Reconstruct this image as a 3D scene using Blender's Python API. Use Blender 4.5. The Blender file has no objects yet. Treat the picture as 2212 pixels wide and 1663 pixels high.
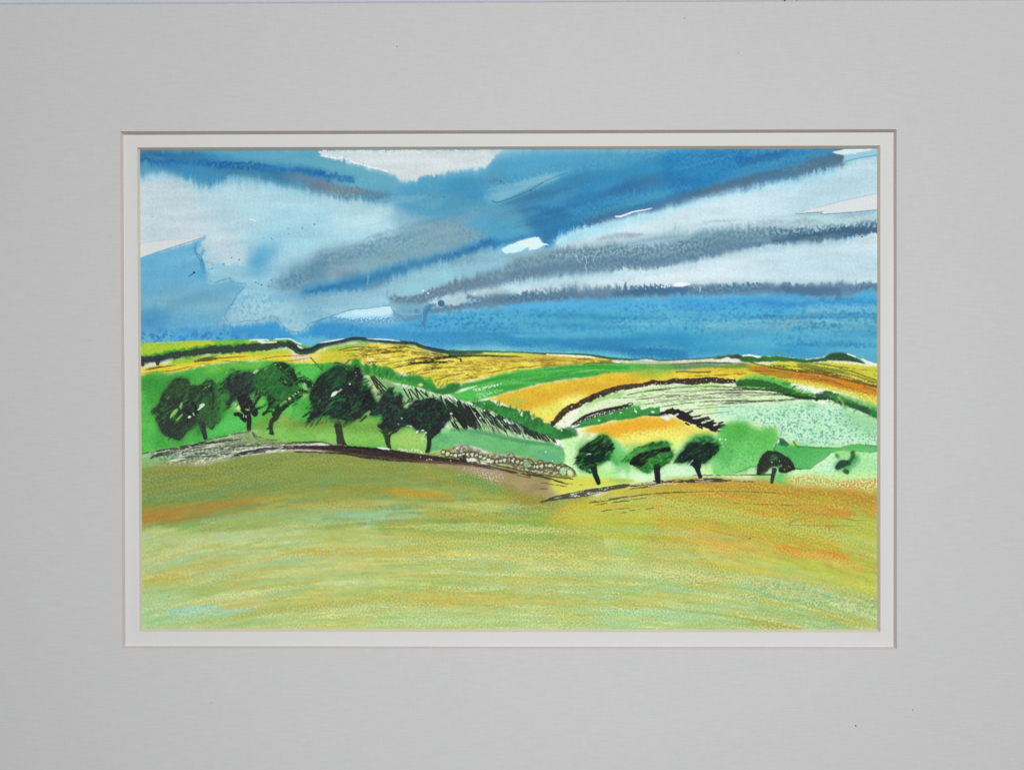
WORLD, KEY, FILL = 0.08, 57.5, 2.0
import numpy as np, math
# ---------------------------------------------------------------- painting engine (paper pixels -> pigment colours)
PX0, PX1, PY0, PY1 = 300.0, 1964.0, 317.0, 1410.0
SC = 0.8
NW, NH = int((PX1-PX0)*SC), int((PY1-PY0)*SC)
f4 = np.float32
gx = (PX0+(np.arange(NW)+.5)/SC).astype(f4); gy = (PY0+(np.arange(NH)+.5)/SC).astype(f4)
X, Y = np.meshgrid(gx, gy)
C = np.zeros((NH, NW, 3), f4)
_r = np.random.RandomState(7)
LAT = _r.rand(256, 256).astype(f4)
def noise(x, y, s=0):
    x = x+s*37.7; y = y+s*91.3
    xi = np.floor(x).astype(np.int32); yi = np.floor(y).astype(np.int32)
    fx = x-xi; fy = y-yi
    fx = fx*fx*(3-2*fx); fy = fy*fy*(3-2*fy)
    x0 = xi & 255; x1 = (xi+1) & 255; y0 = yi & 255; y1 = (yi+1) & 255
    a = LAT[y0, x0]; b = LAT[y0, x1]; c = LAT[y1, x0]; d = LAT[y1, x1]
    return a+(b-a)*fx+(c-a)*fy+(a-b-c+d)*fx*fy
def fbm(x, y, s=0, o=3):
    v = 0; k = .5; t = 0
    for i in range(o):
        v = v+k*noise(x, y, s+i*3+1); t += k; x = x*2.03+3.1; y = y*2.03+1.7; k *= .5
    return v/t
def ss(a, b, x):
    t = np.clip((x-a)/(b-a), 0, 1); return t*t*(3-2*t)
# paper tooth, roughly uniform 0..1, cell about 7 px
def _gb(m, r):
    n = int(math.ceil(r*2.6)); k = np.exp(-.5*(np.arange(-n, n+1)/r)**2); k = (k/k.sum()).astype(f4)
    a = np.pad(m, ((n, n), (0, 0)), mode='wrap'); o = np.zeros_like(m)
    for i, w in enumerate(k): o += w*a[i:i+m.shape[0]]
    a = np.pad(o, ((0, 0), (n, n)), mode='wrap'); o = np.zeros_like(m)
    for i, w in enumerate(k): o += w*a[:, i:i+m.shape[1]]
    return o
def _tooth(r, sd, k=.55):
    w = np.random.RandomState(sd).randn(NH, NW).astype(f4)
    t = _gb(w, r*SC); t = t/t.std()
    u = _gb(w, r*2.2*SC); u = u/u.std()
    t = t-k*u; t = t/t.std()
    return (1/(1+np.exp(-1.7*t))).astype(f4)      # close to uniform 0..1
TOOTH = _tooth(1.8, 3); FINE = _tooth(1.15, 4); BIG = _tooth(2.5, 5)
def _dots(cs, sd):
    u = (X-PX0)/cs+.5*(noise(X/20, Y/20, sd)-.5); v = (Y-PY0)/(cs*.9)+.5*(noise(X/18, Y/18, sd+2)-.5)
    ui = np.floor(u).astype(np.int32); vi = np.floor(v).astype(np.int32); o = np.zeros(u.shape, f4)
    for a in (-1, 0, 1):
        for b in (-1, 0, 1):
            ci = (ui+a) & 255; cj = (vi+b) & 255
            px = ui+a+LAT[cj, ci]; py = vi+b+LAT[(cj+71) & 255, (ci+13) & 255]; r = .22+.42*LAT[(cj+19) & 255, (ci+151) & 255]
            d = np.hypot((u-px), (v-py)*1.1)/r
            o = np.maximum(o, np.exp(-d*d*.7)*(.35+.65*LAT[(cj+5) & 255, (ci+77) & 255]))
    return np.clip(o*.85+.3*(FINE-.5), 0, 1)
DOTS = _dots(8.5, 21)
TT = {'d': DOTS, 's': _dots(6.0, 41), 'm': TOOTH, 'f': FINE, 'b': BIG}
TILES = dict(G=(0, 0, 1/1.0285), A1=(300, 320, 5.267), A2=(700, 320, 5.267), A3=(1100, 320, 5.267), A4=(1500, 320, 4.809),
    B1=(300, 560, 5.267), B2=(700, 560, 5.267), B3=(1100, 560, 5.267), B4=(1500, 560, 4.809),
    C1=(300, 740, 5.267), C2=(650, 740, 5.267), C3=(1000, 740, 5.267), C4=(1300, 780, 5.197), C5=(1600, 760, 4.892),
    D1=(300, 1000, 4.022), D2=(850, 1000, 4.022), D3=(1400, 1000, 3.95))
def T(t, pts):
    if isinstance(pts, str):
        q = [float(v) for v in pts.replace(',', ' ').split()]
        pts = list(zip(q[::2], q[1::2]))
    x0, y0, s = TILES[t]
    return np.array([(x0+p[0]/s, y0+p[1]/s) for p in pts], np.float64)
def J(*a): return np.concatenate(a)
def smooth(p, closed, n=6):
    if len(p) < 3: return p
    out = []; N = len(p); m = N if closed else N-1
    for i in range(m):
        p1 = p[i]; p2 = p[(i+1) % N]
        p0 = p[(i-1) % N] if (closed or i > 0) else p1
        p3 = p[(i+2) % N] if (closed or i+2 < N) else p2
        for k in range(n):
            t = k/n
            out.append(.5*((2*p1)+(-p0+p2)*t+(2*p0-5*p1+4*p2-p3)*t*t+(-p0+3*p1-3*p2+p3)*t**3))
    if not closed: out.append(p[-1])
    return np.array(out)
def box(p, pad):
    x0 = max(0, int((p[:, 0].min()-pad-PX0)*SC)); x1 = min(NW, int((p[:, 0].max()+pad-PX0)*SC)+2)
    y0 = max(0, int((p[:, 1].min()-pad-PY0)*SC)); y1 = min(NH, int((p[:, 1].max()+pad-PY0)*SC)+2)
    if x1 <= x0 or y1 <= y0: return None
    return slice(y0, y1), slice(x0, x1)
def blur(m, r):
    r = r*SC
    if r < .4: return m
    n = int(math.ceil(r*2.5)); k = np.exp(-.5*(np.arange(-n, n+1)/r)**2); k = (k/k.sum()).astype(f4)
    a = np.pad(m, ((n, n), (0, 0)), mode='edge'); o = np.zeros_like(m)
    for i, w in enumerate(k): o += w*a[i:i+m.shape[0]]
    a = np.pad(o, ((0, 0), (n, n)), mode='edge'); o = np.zeros_like(m)
    for i, w in enumerate(k): o += w*a[:, i:i+m.shape[1]]
    return o
def inside(p, x, y):
    ins = np.zeros(x.shape, bool); N = len(p)
    for i in range(N):
        ax, ay = p[i]; bx, by = p[(i+1) % N]
        if ay == by: continue
        c = (ay > y) != (by > y)
        ins ^= c & (x < (bx-ax)*(y-ay)/(by-ay)+ax)
    return ins
_sd = [100]
def seed():
    _sd[0] += 1; return _sd[0] % 211
def lay(sl, m, col, mul=False, col2=None, g=None):
    m = m[..., None]
    c = np.array(col, f4)/255
    if col2 is not None:
        c2 = np.array(col2, f4)/255; c = c+(c2-c)*g[..., None]
    if mul: C[sl] *= 1-m+m*c
    else: C[sl] = C[sl]*(1-m)+c*m
def grad(sl, p, mode, s):
    x = X[sl]; y = Y[sl]
    if mode == 'x': return ss(p[:, 0].min(), p[:, 0].max(), x)
    if mode == 'y': return ss(p[:, 1].min(), p[:, 1].max(), y)
    if mode == 'h': return ss(.3, .7, fbm(x/90, y/9, s))
    if mode == 't': return TOOTH[sl]
    if mode == 'f': return FINE[sl]
    return ss(.22, .78, fbm(x/22, y/13, s, 4))
def poly(p, col, a=1., b=0., w=2., ws=9., fe=0., fs=4.5, dry=None, tt='m', dk=.12, col2=None, gm='n', mul=False, sm=True, edge=0, ec=None, hv=0):
    """ragged wash: w warp px, fe vertical feathering px, dry = share of the tooth left bare, edge = dark rim width"""
    s = seed()
    if sm: p = smooth(p, True)
    sl = box(p, b*2.5+w+fe+edge*2+2)
    if sl is None: return
    x = X[sl]; y = Y[sl]
    xx, yy = x, y
    if w:
        xx = xx+w*2*(fbm(x/ws, y/ws, s)-.5); yy = yy+w*2*(fbm(x/ws, y/ws, s+9)-.5)
    if fe:
        yy = yy+fe*2*(.6*noise(x/fs, y/26, s+3)+.4*noise(x/(fs*2.7), y/40, s+4)-.5)
    i = inside(p, xx, yy).astype(f4)
    m = blur(i, max(b, .55))
    if edge:
        e = blur(i, edge); rim = np.clip((1-e)*2, 0, 1)*m*ss(.1, .5, noise(x/30, y/30, s+6))
    if hv: m = m*(1-hv*ss(.35, .7, fbm(x/60, y/8, s+2)))
    if dry is not None: m = m*ss(dry-dk, dry+dk, TT[tt][sl]+.35*(m-1))
    g = grad(sl, p, gm, s) if col2 is not None else None
    lay(sl, m*a, col, mul, col2, g)
    if edge: lay(sl, rim*a, ec or tuple(v*.6 for v in col))
def stroke(p, w, col, a=1., b=0., dry=None, st=None, tt='m', dk=.12, ws=0., wz=8., fe=0, col2=None, gm='n', taper=0., sm=True, sl_len=45., sw=1.6, mul=False):
    """brush stroke along a path: w half width (number or list), st = bristle gaps 0..1, taper = pointed ends"""
    s = seed()
    n0 = len(p)
    W = np.interp(np.linspace(0, 1, 9), np.linspace(0, 1, len(w)), w) if hasattr(w, '__len__') else np.array([w]*9, float)
    if sm: p = smooth(p, False, 5)
    wm = W.max(); pad = wm*1.3+b*2.5+ws+fe+2
    sl = box(p, pad)
    if sl is None: return
    x = X[sl]; y = Y[sl]; xx, yy = x, y
    if ws:
        xx = x+ws*2*(fbm(x/wz, y/wz, s)-.5); yy = y+ws*2*(fbm(x/wz, y/wz, s+9)-.5)
    if fe: yy = yy+fe*2*(noise(x/4.5, y/26, s+3)-.5)
    seg = np.hypot(*(p[1:]-p[:-1]).T); L = seg.sum()+1e-6; acc = np.concatenate([[0], np.cumsum(seg)])
    D = np.full(x.shape, 1e9, f4); U = np.zeros(x.shape, f4); V = np.zeros(x.shape, f4)
    for i in range(len(p)-1):
        ax, ay = p[i]; bx, by = p[i+1]; dx, dy = bx-ax, by-ay; q = dx*dx+dy*dy
        if q < 1e-9: continue
        c = box(p[i:i+2], pad)
        if c is None: continue
        r0 = slice(c[0].start-sl[0].start, c[0].stop-sl[0].start); r1 = slice(c[1].start-sl[1].start, c[1].stop-sl[1].start)
        X1 = xx[r0, r1]-ax; Y1 = yy[r0, r1]-ay
        t = np.clip((X1*dx+Y1*dy)/q, 0, 1)
        d = np.hypot(X1-t*dx, Y1-t*dy)
        k = d < D[r0, r1]
        D[r0, r1] = np.where(k, d, D[r0, r1]); U[r0, r1] = np.where(k, acc[i]+t*seg[i], U[r0, r1])
        V[r0, r1] = np.where(k, np.sign(dx*Y1-dy*X1)*d, V[r0, r1])
    u = U/L
    wl = np.interp(u, np.linspace(0, 1, 9), W).astype(f4)
    if taper: wl = wl*np.clip(np.minimum(u, 1-u)/taper, 0, 1)**.6
    e = max(b, .6)
    m = ss(e, -e, D-wl) if b < 1.5 else ss(b*1.2, -b*1.2, D-wl)
    if st is not None:
        n = noise(U/sl_len, V/sw, s+7)*.7+noise(U/(sl_len*.3), V/(sw*.6), s+8)*.3
        m = m*ss(st-.1, st+.1, ss(.2, .8, n))
    if dry is not None: m = m*ss(dry-dk, dry+dk, TT[tt][sl])
    g = None
    if col2 is not None: g = u if gm == 'u' else grad(sl, p, gm, s)
    lay(sl, m*a, col, mul, col2, g)
def grain(p, col, a, thr, tt='m', dk=.1, b=10., sm=True, inv=False, mul=False):
    """pigment settled in the tooth inside a region"""
    if sm: p = smooth(p, True)
    sl = box(p, b*2.5+2)
    if sl is None: return
    m = blur(inside(p, X[sl], Y[sl]).astype(f4), b)
    t = TT[tt][sl]
    if inv: t = 1-t
    lay(sl, m*a*ss(thr-dk, thr+dk, t), col, mul)
def rough(t, s, n, cols, L=(30, 90), w=(1, 2.4), sl=-.62, a=.8, rs=1, inn=.35):
    """short slanting leaf strokes along and inside an outline"""
    q = np.random.RandomState(rs); P = smooth(T(t, s), True); c = P.mean(0); k = TILES[t][2]
    for i in range(n):
        e = P[q.randint(len(P))]; f = 1-inn*q.rand()**1.5 if i % 3 else q.rand(); e = c+(e-c)*f
        l = (L[0]+(L[1]-L[0])*q.rand())/k; an = sl+.5*(q.rand()-.5); d = np.array([math.cos(an), math.sin(an)])*l*.5
        b = np.array([q.randn(), q.randn()])*l*.08
        stroke(np.array([e-d, e+b, e+d]), w[0]+(w[1]-w[0])*q.rand(), cols[q.randint(len(cols))], a*(.5+.5*q.rand()), taper=.3, ws=.8, wz=4)
def ink(t, s, w=1.2, col=(28, 32, 34), a=.95, taper=.15, wob=.6, **k):
    stroke(T(t, s), w, col, a, taper=taper, ws=wob, wz=5, **k)
def remap(wx, wy, m=None):
    """let the wet paint creep: move every colour by (wx, wy) paper pixels"""
    global C
    fx = np.clip((X+wx-PX0)*SC-.5, 0, NW-1.001); fy = np.clip((Y+wy-PY0)*SC-.5, 0, NH-1.001)
    xi = fx.astype(np.int32); yi = fy.astype(np.int32); fx = (fx-xi)[..., None]; fy = (fy-yi)[..., None]
    N = (C[yi, xi]*(1-fx)+C[yi, xi+1]*fx)*(1-fy)+(C[yi+1, xi]*(1-fx)+C[yi+1, xi+1]*fx)*fy
    if m is None: C[:] = N
    else: C[:] = C*(1-m[..., None])+N*m[..., None]
LATE = []
def poly_(*a, **k): LATE.append((poly, a, k))
def stroke_(*a, **k): LATE.append((stroke, a, k))
def dots_(*a, **k): LATE.append((dots, a, k))
def grain_(*a, **k): LATE.append((grain, a, k))
def flush():
    for f, a, k in LATE: f(*a, **k)
    LATE.clear()
def dots(t, s, col, a=1.):
    q = [float(v) for v in s.replace(',', ' ').split()]
    x0, y0, k = TILES[t]
    for i in range(0, len(q), 3):
        p = np.array([(x0+q[i]/k, y0+q[i+1]/k), (x0+q[i]/k+.4, y0+q[i+1]/k)])
        stroke(p, q[i+2]/k*(.72 if q[i+2] < 22 else 1), col, a, sm=False, ws=.9, wz=4)
# ---------------------------------------------------------------- sky
C[:] = np.array((150, 192, 210), f4)/255
# pale cloud, left
poly(T('G', '296 362 420 385 560 398 700 415 870 440 1000 470 960 520 800 505 640 545 560 580 470 575 440 520 296 532'), (190, 204, 214), 1, 14, 6, 40, col2=(168, 204, 218), gm='x')
poly(T('A1', '40 380 600 420 1100 560 1300 900 1150 1150 950 1350 820 1300 830 1090 40 1160'), (193, 203, 212), .85, 20, 8, 40)
poly(T('A2', '300 820 1100 740 1500 800 1100 950 700 1020 300 1000'), (180, 210, 218), .7, 14, 6, 40)
# lower left blue field
poly(T('B1', '40 60 380 -40 700 -140 830 -230 770 -100 700 -40 720 40 770 110 810 200 880 340 1100 310 1240 380 1280 390 1140 600 1060 700 1080 820 2212 900 2212 1150 40 1080'), (108, 176, 208), 1, 1.2, 3, 10)
poly(T('B1', '300 420 900 380 1220 400 1060 700 900 760 500 720 100 800 60 560'), (132, 180, 196), .8, 14, 6, 30)
stroke(T('B1', '80 760 300 700 500 600 800 520 1050 470'), [16, 14, 9, 6], (98, 158, 185), .45, 7, fe=4)
poly(T('B1', '60 640 350 680 420 760 200 880 60 900'), (66, 140, 190), .6, 12, 4)
# area right of the tide line, pale
poly(T('B1', '820 180 880 340 1000 340 1110 310 1240 370 1280 400 1200 500 1140 610 1150 700 1090 760 1130 840 1400 800 1630 760 1720 860 1800 920 1900 930 2212 780 2212 350 1500 160 1000 120'), (152, 195, 212), 1, 1.5, 2, 8)
poly(T('B1', '1180 560 1500 520 1900 600 1850 860 1650 740 1200 780'), (160, 200, 214), .7, 12, 4, 20)
poly(T('B1', '1850 480 2212 420 2212 760 2000 760'), (120, 178, 200), .6, 12, 4, 20)
grain(T('B1', '1180 500 2212 520 2212 760 1700 880 1200 800'), (120, 165, 190), .55, .74, 'b', .12)
poly(T('A1', '1300 1300 1450 1160 1700 1120 1650 1250 1500 1475 1350 1475'), (72, 158, 200), .8, 12, 6, 20)
poly(T('A1', '1300 1000 2212 800 2212 1100 1700 1250 1400 1150'), (138, 196, 216), .55, 18, 6, 30)
# grey and blue washes through the middle
poly(T('G', '840 465 900 440 1040 450 1180 470 1160 520 1020 585 900 590 760 640 640 640 600 600 720 560 860 500'), (132, 176, 192), .9, 12, 8, 20)
poly(T('A2', '1500 850 2212 700 2212 950 1700 1180 1100 1350 500 1400 300 1475 0 1475 0 1380 500 1250 1200 1100'), (128, 165, 175), .75, 14, 6, 20)
poly(T('A2', '900 1150 1700 1020 2150 980 1900 1130 1300 1330 700 1400'), (130, 163, 175), .6, 12, 6)
grain(T('A2', '700 1100 1300 950 1600 800 2100 700 2212 900 1700 1180 1000 1320 500 1320'), (98, 140, 162), 0.60, .64, 'm', .20)
poly(T('B2', '0 20 400 -30 700 60 400 200 0 330'), (140, 163, 175), .7, 12, 5)
# left grey smudges
poly(T('B1', '1660 300 1850 200 2212 60 2212 330 2000 400 1750 400'), (98, 142, 164), .75, 10, 6, 14, fe=4)
grain(T('B1', '1560 330 1900 180 2212 30 2212 300 1700 400'), (78, 122, 146), 0.56, .55, 'm', .20, 6)
grain(T('A2', '0 1300 300 1200 600 1170 800 1230 300 1380 0 1475'), (72, 122, 148), 0.60, .42, 'm', .20, 6)
poly(T('B2', '200 180 480 200 520 280 300 280'), (118, 135, 154), .6, 6)
dots_('B1', '1410 355 10 1440 370 12 1480 385 12 1560 400 12 1365 435 10 1600 330 14 1040 140 14 1220 90 14 905 195 12 810 240 10 860 200 8 910 150 7 1130 70 10 1650 340 9', (72, 130, 160), .8)
dots_('A1', '1790 990 9 1820 945 6 1795 1050 9 1960 985 14 1600 1110 14 2100 940 16 1210 1270 8 1340 1215 8 1130 1330 10 900 1390 8 850 1380 7 1940 1080 7 1510 1100 8', (80, 150, 190), .7)
# long dark blue diagonal
p = J(T('A3', '900 880 620 1000 300 1010 0 1130'), T('A2', '2212 1060 1900 1170 1500 1300 1100 1400'), T('B2', '900 200 600 300 350 350 100 400'), T('B1', '2212 400 2000 440'))
stroke(p, [26, 21, 17, 14, 12, 12, 13, 14, 12], (76, 148, 190), .8, 8, fe=5)
stroke(p+[0, 1], [18, 13, 10, 8, 7, 7, 6, 5, 3], (40, 108, 160), .9, 5, fe=4)
poly(T('B2', '620 360 900 250 830 350 650 410'), (98, 128, 160), .6, 5)
stroke(T('B2', '300 400 450 390 560 380'), 6, (50, 118, 172), .6, 5, fe=5)
# right: wet pale gap below the diagonal
poly(T('A2', '1100 1475 1700 1350 2212 1200 2212 1475'), (140, 194, 214), .8, 8, 5, fe=5)
poly(T('B2', '950 290 1600 180 2100 60 2212 30 2212 100 1900 200 1500 330 1300 420 1000 420 850 400'), (146, 192, 206), 1, 10, 5)
# upper left band
poly(J(T('A1', '0 0 1000 0 2212 0'), T('A2', '300 0 420 200 900 330 1000 430 1100 560 900 640 600 660 300 610 0 560'), T('A1', '2212 570 1900 490 1600 440 1400 360 1200 340 1050 400 900 480 800 500 650 420 480 350 300 320 180 330 60 380')), (88, 158, 188), 1, 3, 3, 12, fe=10, col2=(104, 168, 188), gm='x')
poly(T('A1', '40 60 900 90 1300 180 2212 330 2212 480 1500 400 1000 420 850 440 600 360 200 230 40 190'), (62, 134, 176), .85, 6, 5, 14, fe=8)
poly(T('A1', '40 70 500 80 800 100 600 160 40 190'), (62, 108, 150), .8, 5, 4)
p = J(T('A1', '80 165 400 175 700 190 900 200 1100 230 1400 240 1700 290 2000 310 2212 340'), T('A2', '150 370 300 375 430 395'))
stroke(p, [4, 5, 6, 8, 9, 9, 8, 7.5, 6.5], (36, 100, 160), .9, 1.5, dry=.22, dk=.25, ws=2.5, wz=5)
poly(T('A1', '900 260 1400 280 1700 330 1900 440 2212 460 2212 560 1900 490 1500 420 1200 330'), (66, 122, 152), .7, 4, 4, fe=8)
p = J(T('A1', '1750 340 1980 400 2212 480'), T('A2', '100 500 350 540 600 560 880 600'))
stroke(p, [5, 10, 14, 13, 12, 9, 4], (112, 129, 143), .9, 2, dry=.3, dk=.2, fe=5)
stroke(p+[6, -3], [2, 5, 6, 6, 5, 3], (122, 127, 139), .6, 3)
poly(T('A2', '560 540 900 520 1000 640 800 690 600 640'), (72, 132, 168), .5, 6, 3, fe=8)
# top white gap
stroke_(T('A2', '60 130 180 155 260 170 330 165 480 225 560 240 640 270 860 320'), 1.6, (232, 236, 236), .9, dry=.25, ws=2)
# big blue mass, upper right
poly(J(T('A2', '1000 440 1180 380 1300 350 1500 320 1700 290 1900 290 2020 240 2050 170 2120 140'), T('A3', '0 140 250 90 400 60 900 40 1700 40 2212 40'), T('A4', '0 30 800 30 1500 30 1790 30 1790 190 1700 230 1400 320 900 400 500 460 250 540 0 600'),
    T('A3', '2212 640 1900 740 1420 850 1150 930 900 990 700 1100 600 1180 450 1080 200 1130 0 1100 -400 900 -900 820 -1200 680')), (84, 158, 192), 1, 9, 3, 9, fe=4)
poly(T('A2', '900 600 1300 540 1900 380 2212 330 2212 560 1900 760 1500 780 1100 700'), (94, 152, 176), .85, 12, 5, fe=6)
poly(T('A2', '1450 480 1800 400 2050 520 2000 640 1800 640 1600 560'), (62, 142, 184), .7, 8, 5)
grain(T('A3', '0 380 700 250 1200 180 1500 100 2000 60 2000 200 1300 260 700 380 300 450 0 480'), (56, 124, 160), 0.48, .5, 'm', .20)
grain(T('A2', '1000 580 1500 480 2000 420 2212 380 2212 560 1500 640'), (60, 128, 165), 0.40, .6, 'm', .20)
poly(T('A2', '20 60 300 55 1400 50 2212 50 2090 130 2000 260 1800 290 1650 300 1300 350 1120 400 1020 420 890 330 700 270 480 220 260 160 80 130'), (203, 207, 211), 1, 1.2, 1.5, 6, fe=5, fs=3, sm=False)
# darker body
poly(T('A3', '330 640 500 500 700 400 1000 330 1400 250 2212 120 2212 620 1900 730 1420 840 1150 920 850 1000 700 1150 550 1080 400 950 280 800'), (56, 134, 176), .95, 10, 5, 20)
poly(T('A4', '0 60 1700 50 1500 200 1000 300 500 400 0 560'), (44, 126, 180), .9, 8, 5, 20)
stroke(T('A3', '250 720 600 790 820 700 1100 620 1500 520 2000 420 2212 380'), [9, 16, 12, 8, 8, 10, 14], (52, 112, 162), .65, 8, fe=3)
stroke(T('A3', '640 1100 700 950 900 900 1150 880 1400 800 1800 700 2212 600'), [16, 12, 8, 5, 6, 7, 10], (48, 112, 158), .8, 5, fe=3)
stroke(T('A3', '1100 900 1250 880 1420 830 1900 720 2212 600'), [3, 4, 5, 6, 7], (80, 112, 148), .75, 3, fe=3)
stroke(T('A4', '700 140 900 120 1300 70 1700 60'), [12, 12, 10, 8], (38, 108, 170), .8, 4, ws=4)
stroke(T('A4', '500 330 700 280 1000 240 1300 180 1600 120'), [5, 8, 8, 8, 8], (74, 146, 178), .75, 5)
stroke(T('A4', '0 90 250 120 600 250 300 300 0 220'), [14, 14, 12], (62, 146, 188), .5, 10)
stroke(T('A4', '0 600 250 520 600 420 900 350 1200 280 1300 260 1500 200 1700 170 1760 140'), [7, 8, 9, 9, 9, 9, 11, 12, 9], (78, 109, 129), .9, 2, fe=3, ws=2)
stroke(T('A4', '1400 170 1550 130 1700 110 1750 90 1760 180'), [7, 11, 12, 10], (86, 115, 129), .9, 1.5, dry=.25, dk=.2, ws=3)
stroke(T('A4', '880 400 1000 360 1200 330 1300 340'), [4, 5, 4], (40, 112, 170), .8, 2, fe=4)
grain(T('A3', '650 860 1000 720 1500 560 2212 380 2212 640 1400 820 900 960'), (82, 156, 192), 0.48, .64, 'm', .20, inv=True)
grain(T('A4', '0 60 1500 40 1200 180 600 330 0 560'), (32, 102, 160), 0.44, .5, 'm', .20)
grain(T('A4', '100 100 900 60 1000 160 300 250'), (84, 158, 196), 0.32, .75, 'm', .20, inv=True)
# light streak with a crisp lower edge
poly(T('A3', '-140 640 -40 668 40 676 400 534 640 430 760 350 600 330 300 420 0 470 -140 540'), (124, 180, 200), .85, 3.5, 1, 6, sm=False)
stroke_(T('A3', '-20 665 40 680 250 610 420 535 560 455'), 1.2, (52, 108, 140), .8, b=.8)
poly(T('A3', '60 690 400 545 700 420 1100 300 1200 420 900 560 600 680 300 760 100 740'), (66, 132, 168), .85, 3, 2, sm=False)
poly(T('A3', '0 720 300 700 600 800 500 1000 200 900 -200 860 -500 760'), (104, 156, 176), .6, 12, 4)
poly(T('A3', '300 700 700 720 900 800 700 1020 560 1080 380 900'), (50, 114, 160), .8, 8, 4)
dots_('A3', '415 540 10 65 435 10', (20, 60, 90), .9); dots_('A2', '1508 622 9 2165 437 10', (36, 90, 130), .9)
# pale band under the mass
poly(J(T('A3', '700 1160 760 1080 900 1000 1150 940 1300 890 1420 870 1700 790 1950 730 2212 650'), T('A4', '0 620 200 560 350 520 550 490 800 440 1000 390 1400 370 1600 300 1800 220 2160 130 2160 560 1700 640 1300 750 2160 740 2160 820 1500 870 700 900 0 930'),
    T('A3', '2212 1000 1800 1060 1400 1120 900 1200 650 1200')), (200, 214, 222), 1, 4, 3, 9, fe=6, col2=(186, 205, 216), gm='x')
poly(T('A3', '640 1190 720 1100 900 1020 1300 950 1500 960 1100 1060 900 1150'), (150, 206, 222), .7, 8, 4, fe=4)
poly(T('A4', '1300 700 1800 560 2160 500 2160 200 1800 240 1500 380 1300 480'), (176, 201, 216), .6, 14, 6)
poly(T('A3', '750 1200 1200 1100 1700 1040 2212 960 2212 1040 1400 1160 900 1260'), (168, 186, 194), .8, 8, 4)
poly(T('A4', '1290 745 1560 725 1560 750 2160 700 2160 830 1500 870 900 900 900 830'), (172, 196, 204), .9, 5, 2, sm=False)
stroke_(T('A3', '1415 850 1480 845 1560 815 1640 790 1780 765 1830 750'), [1.8, 1.7, 1.5, 1.3, .8], (236, 242, 242), 1, ws=.8)
poly_(T('A4', '1290 747 1480 690 1800 610 2160 530 2160 705 1900 728 1620 745 1570 752 1555 735 1580 725'), (208, 208, 212), 1, .5, .6, 4, sm=False)
stroke_(T('A4', '1290 748 1450 735 1570 725 1550 745 1600 752 1900 728 2160 703'), .9, (90, 133, 149), .8, sm=False, ws=.8)
stroke_(T('A4', '1500 685 1800 605 2160 528'), .7, (150, 175, 190), .6, sm=False)
poly_(T('A4', '1800 60 2160 50 2160 125 1950 160 1800 200 1810 150'), (148, 194, 212), 1, 1, 1.5, 6)
poly_(T('A4', '1680 90 1790 60 1950 55 2160 50 2060 70 1960 90 1900 110 1780 110'), (206, 216, 222), 1, 1, 2.5, 5)
stroke_(T('A4', '1790 195 1950 155 2160 118'), 1, (100, 150, 175), .8)
stroke(T('A4', '1700 60 1780 60 1790 120 1760 170 1800 200'), [4, 7, 7, 5, 3], (74, 101, 111), .85, 1, dry=.3, ws=3)
# big grey granulated band
p = J(T('B2', '900 520 1200 540 1500 430 1900 330 2212 280'), T('B3', '300 180 800 100 1300 60 1800 40 2212 0'), T('A4', '100 1120 400 1060 700 1000 1000 960 1400 980 1800 920 2160 880'))
stroke(p, [5, 14, 25, 31, 30, 26, 21, 13, 9], (120, 153, 165), .75, 7, fe=4, ws=2)
stroke(p, [4, 11, 20, 27, 27, 24, 20, 13, 9], (96, 127, 147), .9, 3, dry=.4, dk=.2, ws=3, fe=3)
stroke(p+[0, 8], [3, 5, 8, 10, 11, 12, 10, 7, 6], (92, 125, 149), .6, 5, fe=3)
stroke(T('B2', '900 510 1100 530 1400 460 1700 370 2100 300'), [3, 8, 9, 10, 10], (104, 129, 147), .9, 2, dry=.18, dk=.2, ws=3)
stroke(T('B3', '1800 160 1900 140 2212 100'), [3, 5, 7], (92, 125, 149), .9, 1.5, ws=2)
stroke(T('A4', '0 1260 250 1200 600 1120 900 1060'), [5, 7, 7, 4], (82, 118, 146), .85, 2, fe=3, ws=2)
stroke(T('A4', '1050 1010 1400 970 1700 940 2160 890'), [5, 8, 9, 9], (66, 101, 125), .9, 1.5, fe=3, ws=3)
grain(T('A4', '1050 900 1500 860 1900 830 2160 800 2160 930 1500 960 1050 1000'), (66, 101, 125), 0.76, .45, 'm', .20, 3)
grain(T('A4', '300 880 600 880 1000 900 1000 980 500 1000 200 980'), (86, 125, 145), 0.72, .45, 'm', .20, 5)
grain(T('A4', '0 950 800 930 800 1080 0 1200'), (128, 163, 167), 0.48, .66, 'm', .20, inv=True)
grain(T('A3', '100 1300 700 1200 1300 1180 2212 1020 2212 1200 1200 1300 100 1440'), (150, 178, 188), 0.56, .62, 'm', .20, inv=True)
for s in ('830 1350 860 1310 930 1280 970 1350 1000 1385', '1060 1310 1070 1380 1060 1440 1075 1500', '1140 1380 1170 1300 1230 1250', '1380 1290 1430 1235', '1590 1230 1660 1200 1700 1240', '1990 1150 2040 1185'):
    stroke_(T('A3', s), .7, (200, 214, 216), .7, ws=2)
# splash of bare paper
poly_(T('A3', '85 1220 200 1170 380 1110 500 1085 520 1110 540 1150 630 1180 560 1190 490 1230 400 1240 380 1210 280 1260 130 1280 100 1260'), (196, 226, 238), 1, .6, 1.5, 4)
poly_(T('A3', '250 1150 400 1110 510 1110 560 1180 480 1210 380 1200'), (214, 226, 236), 1, 2, 1.5, 4)
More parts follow.
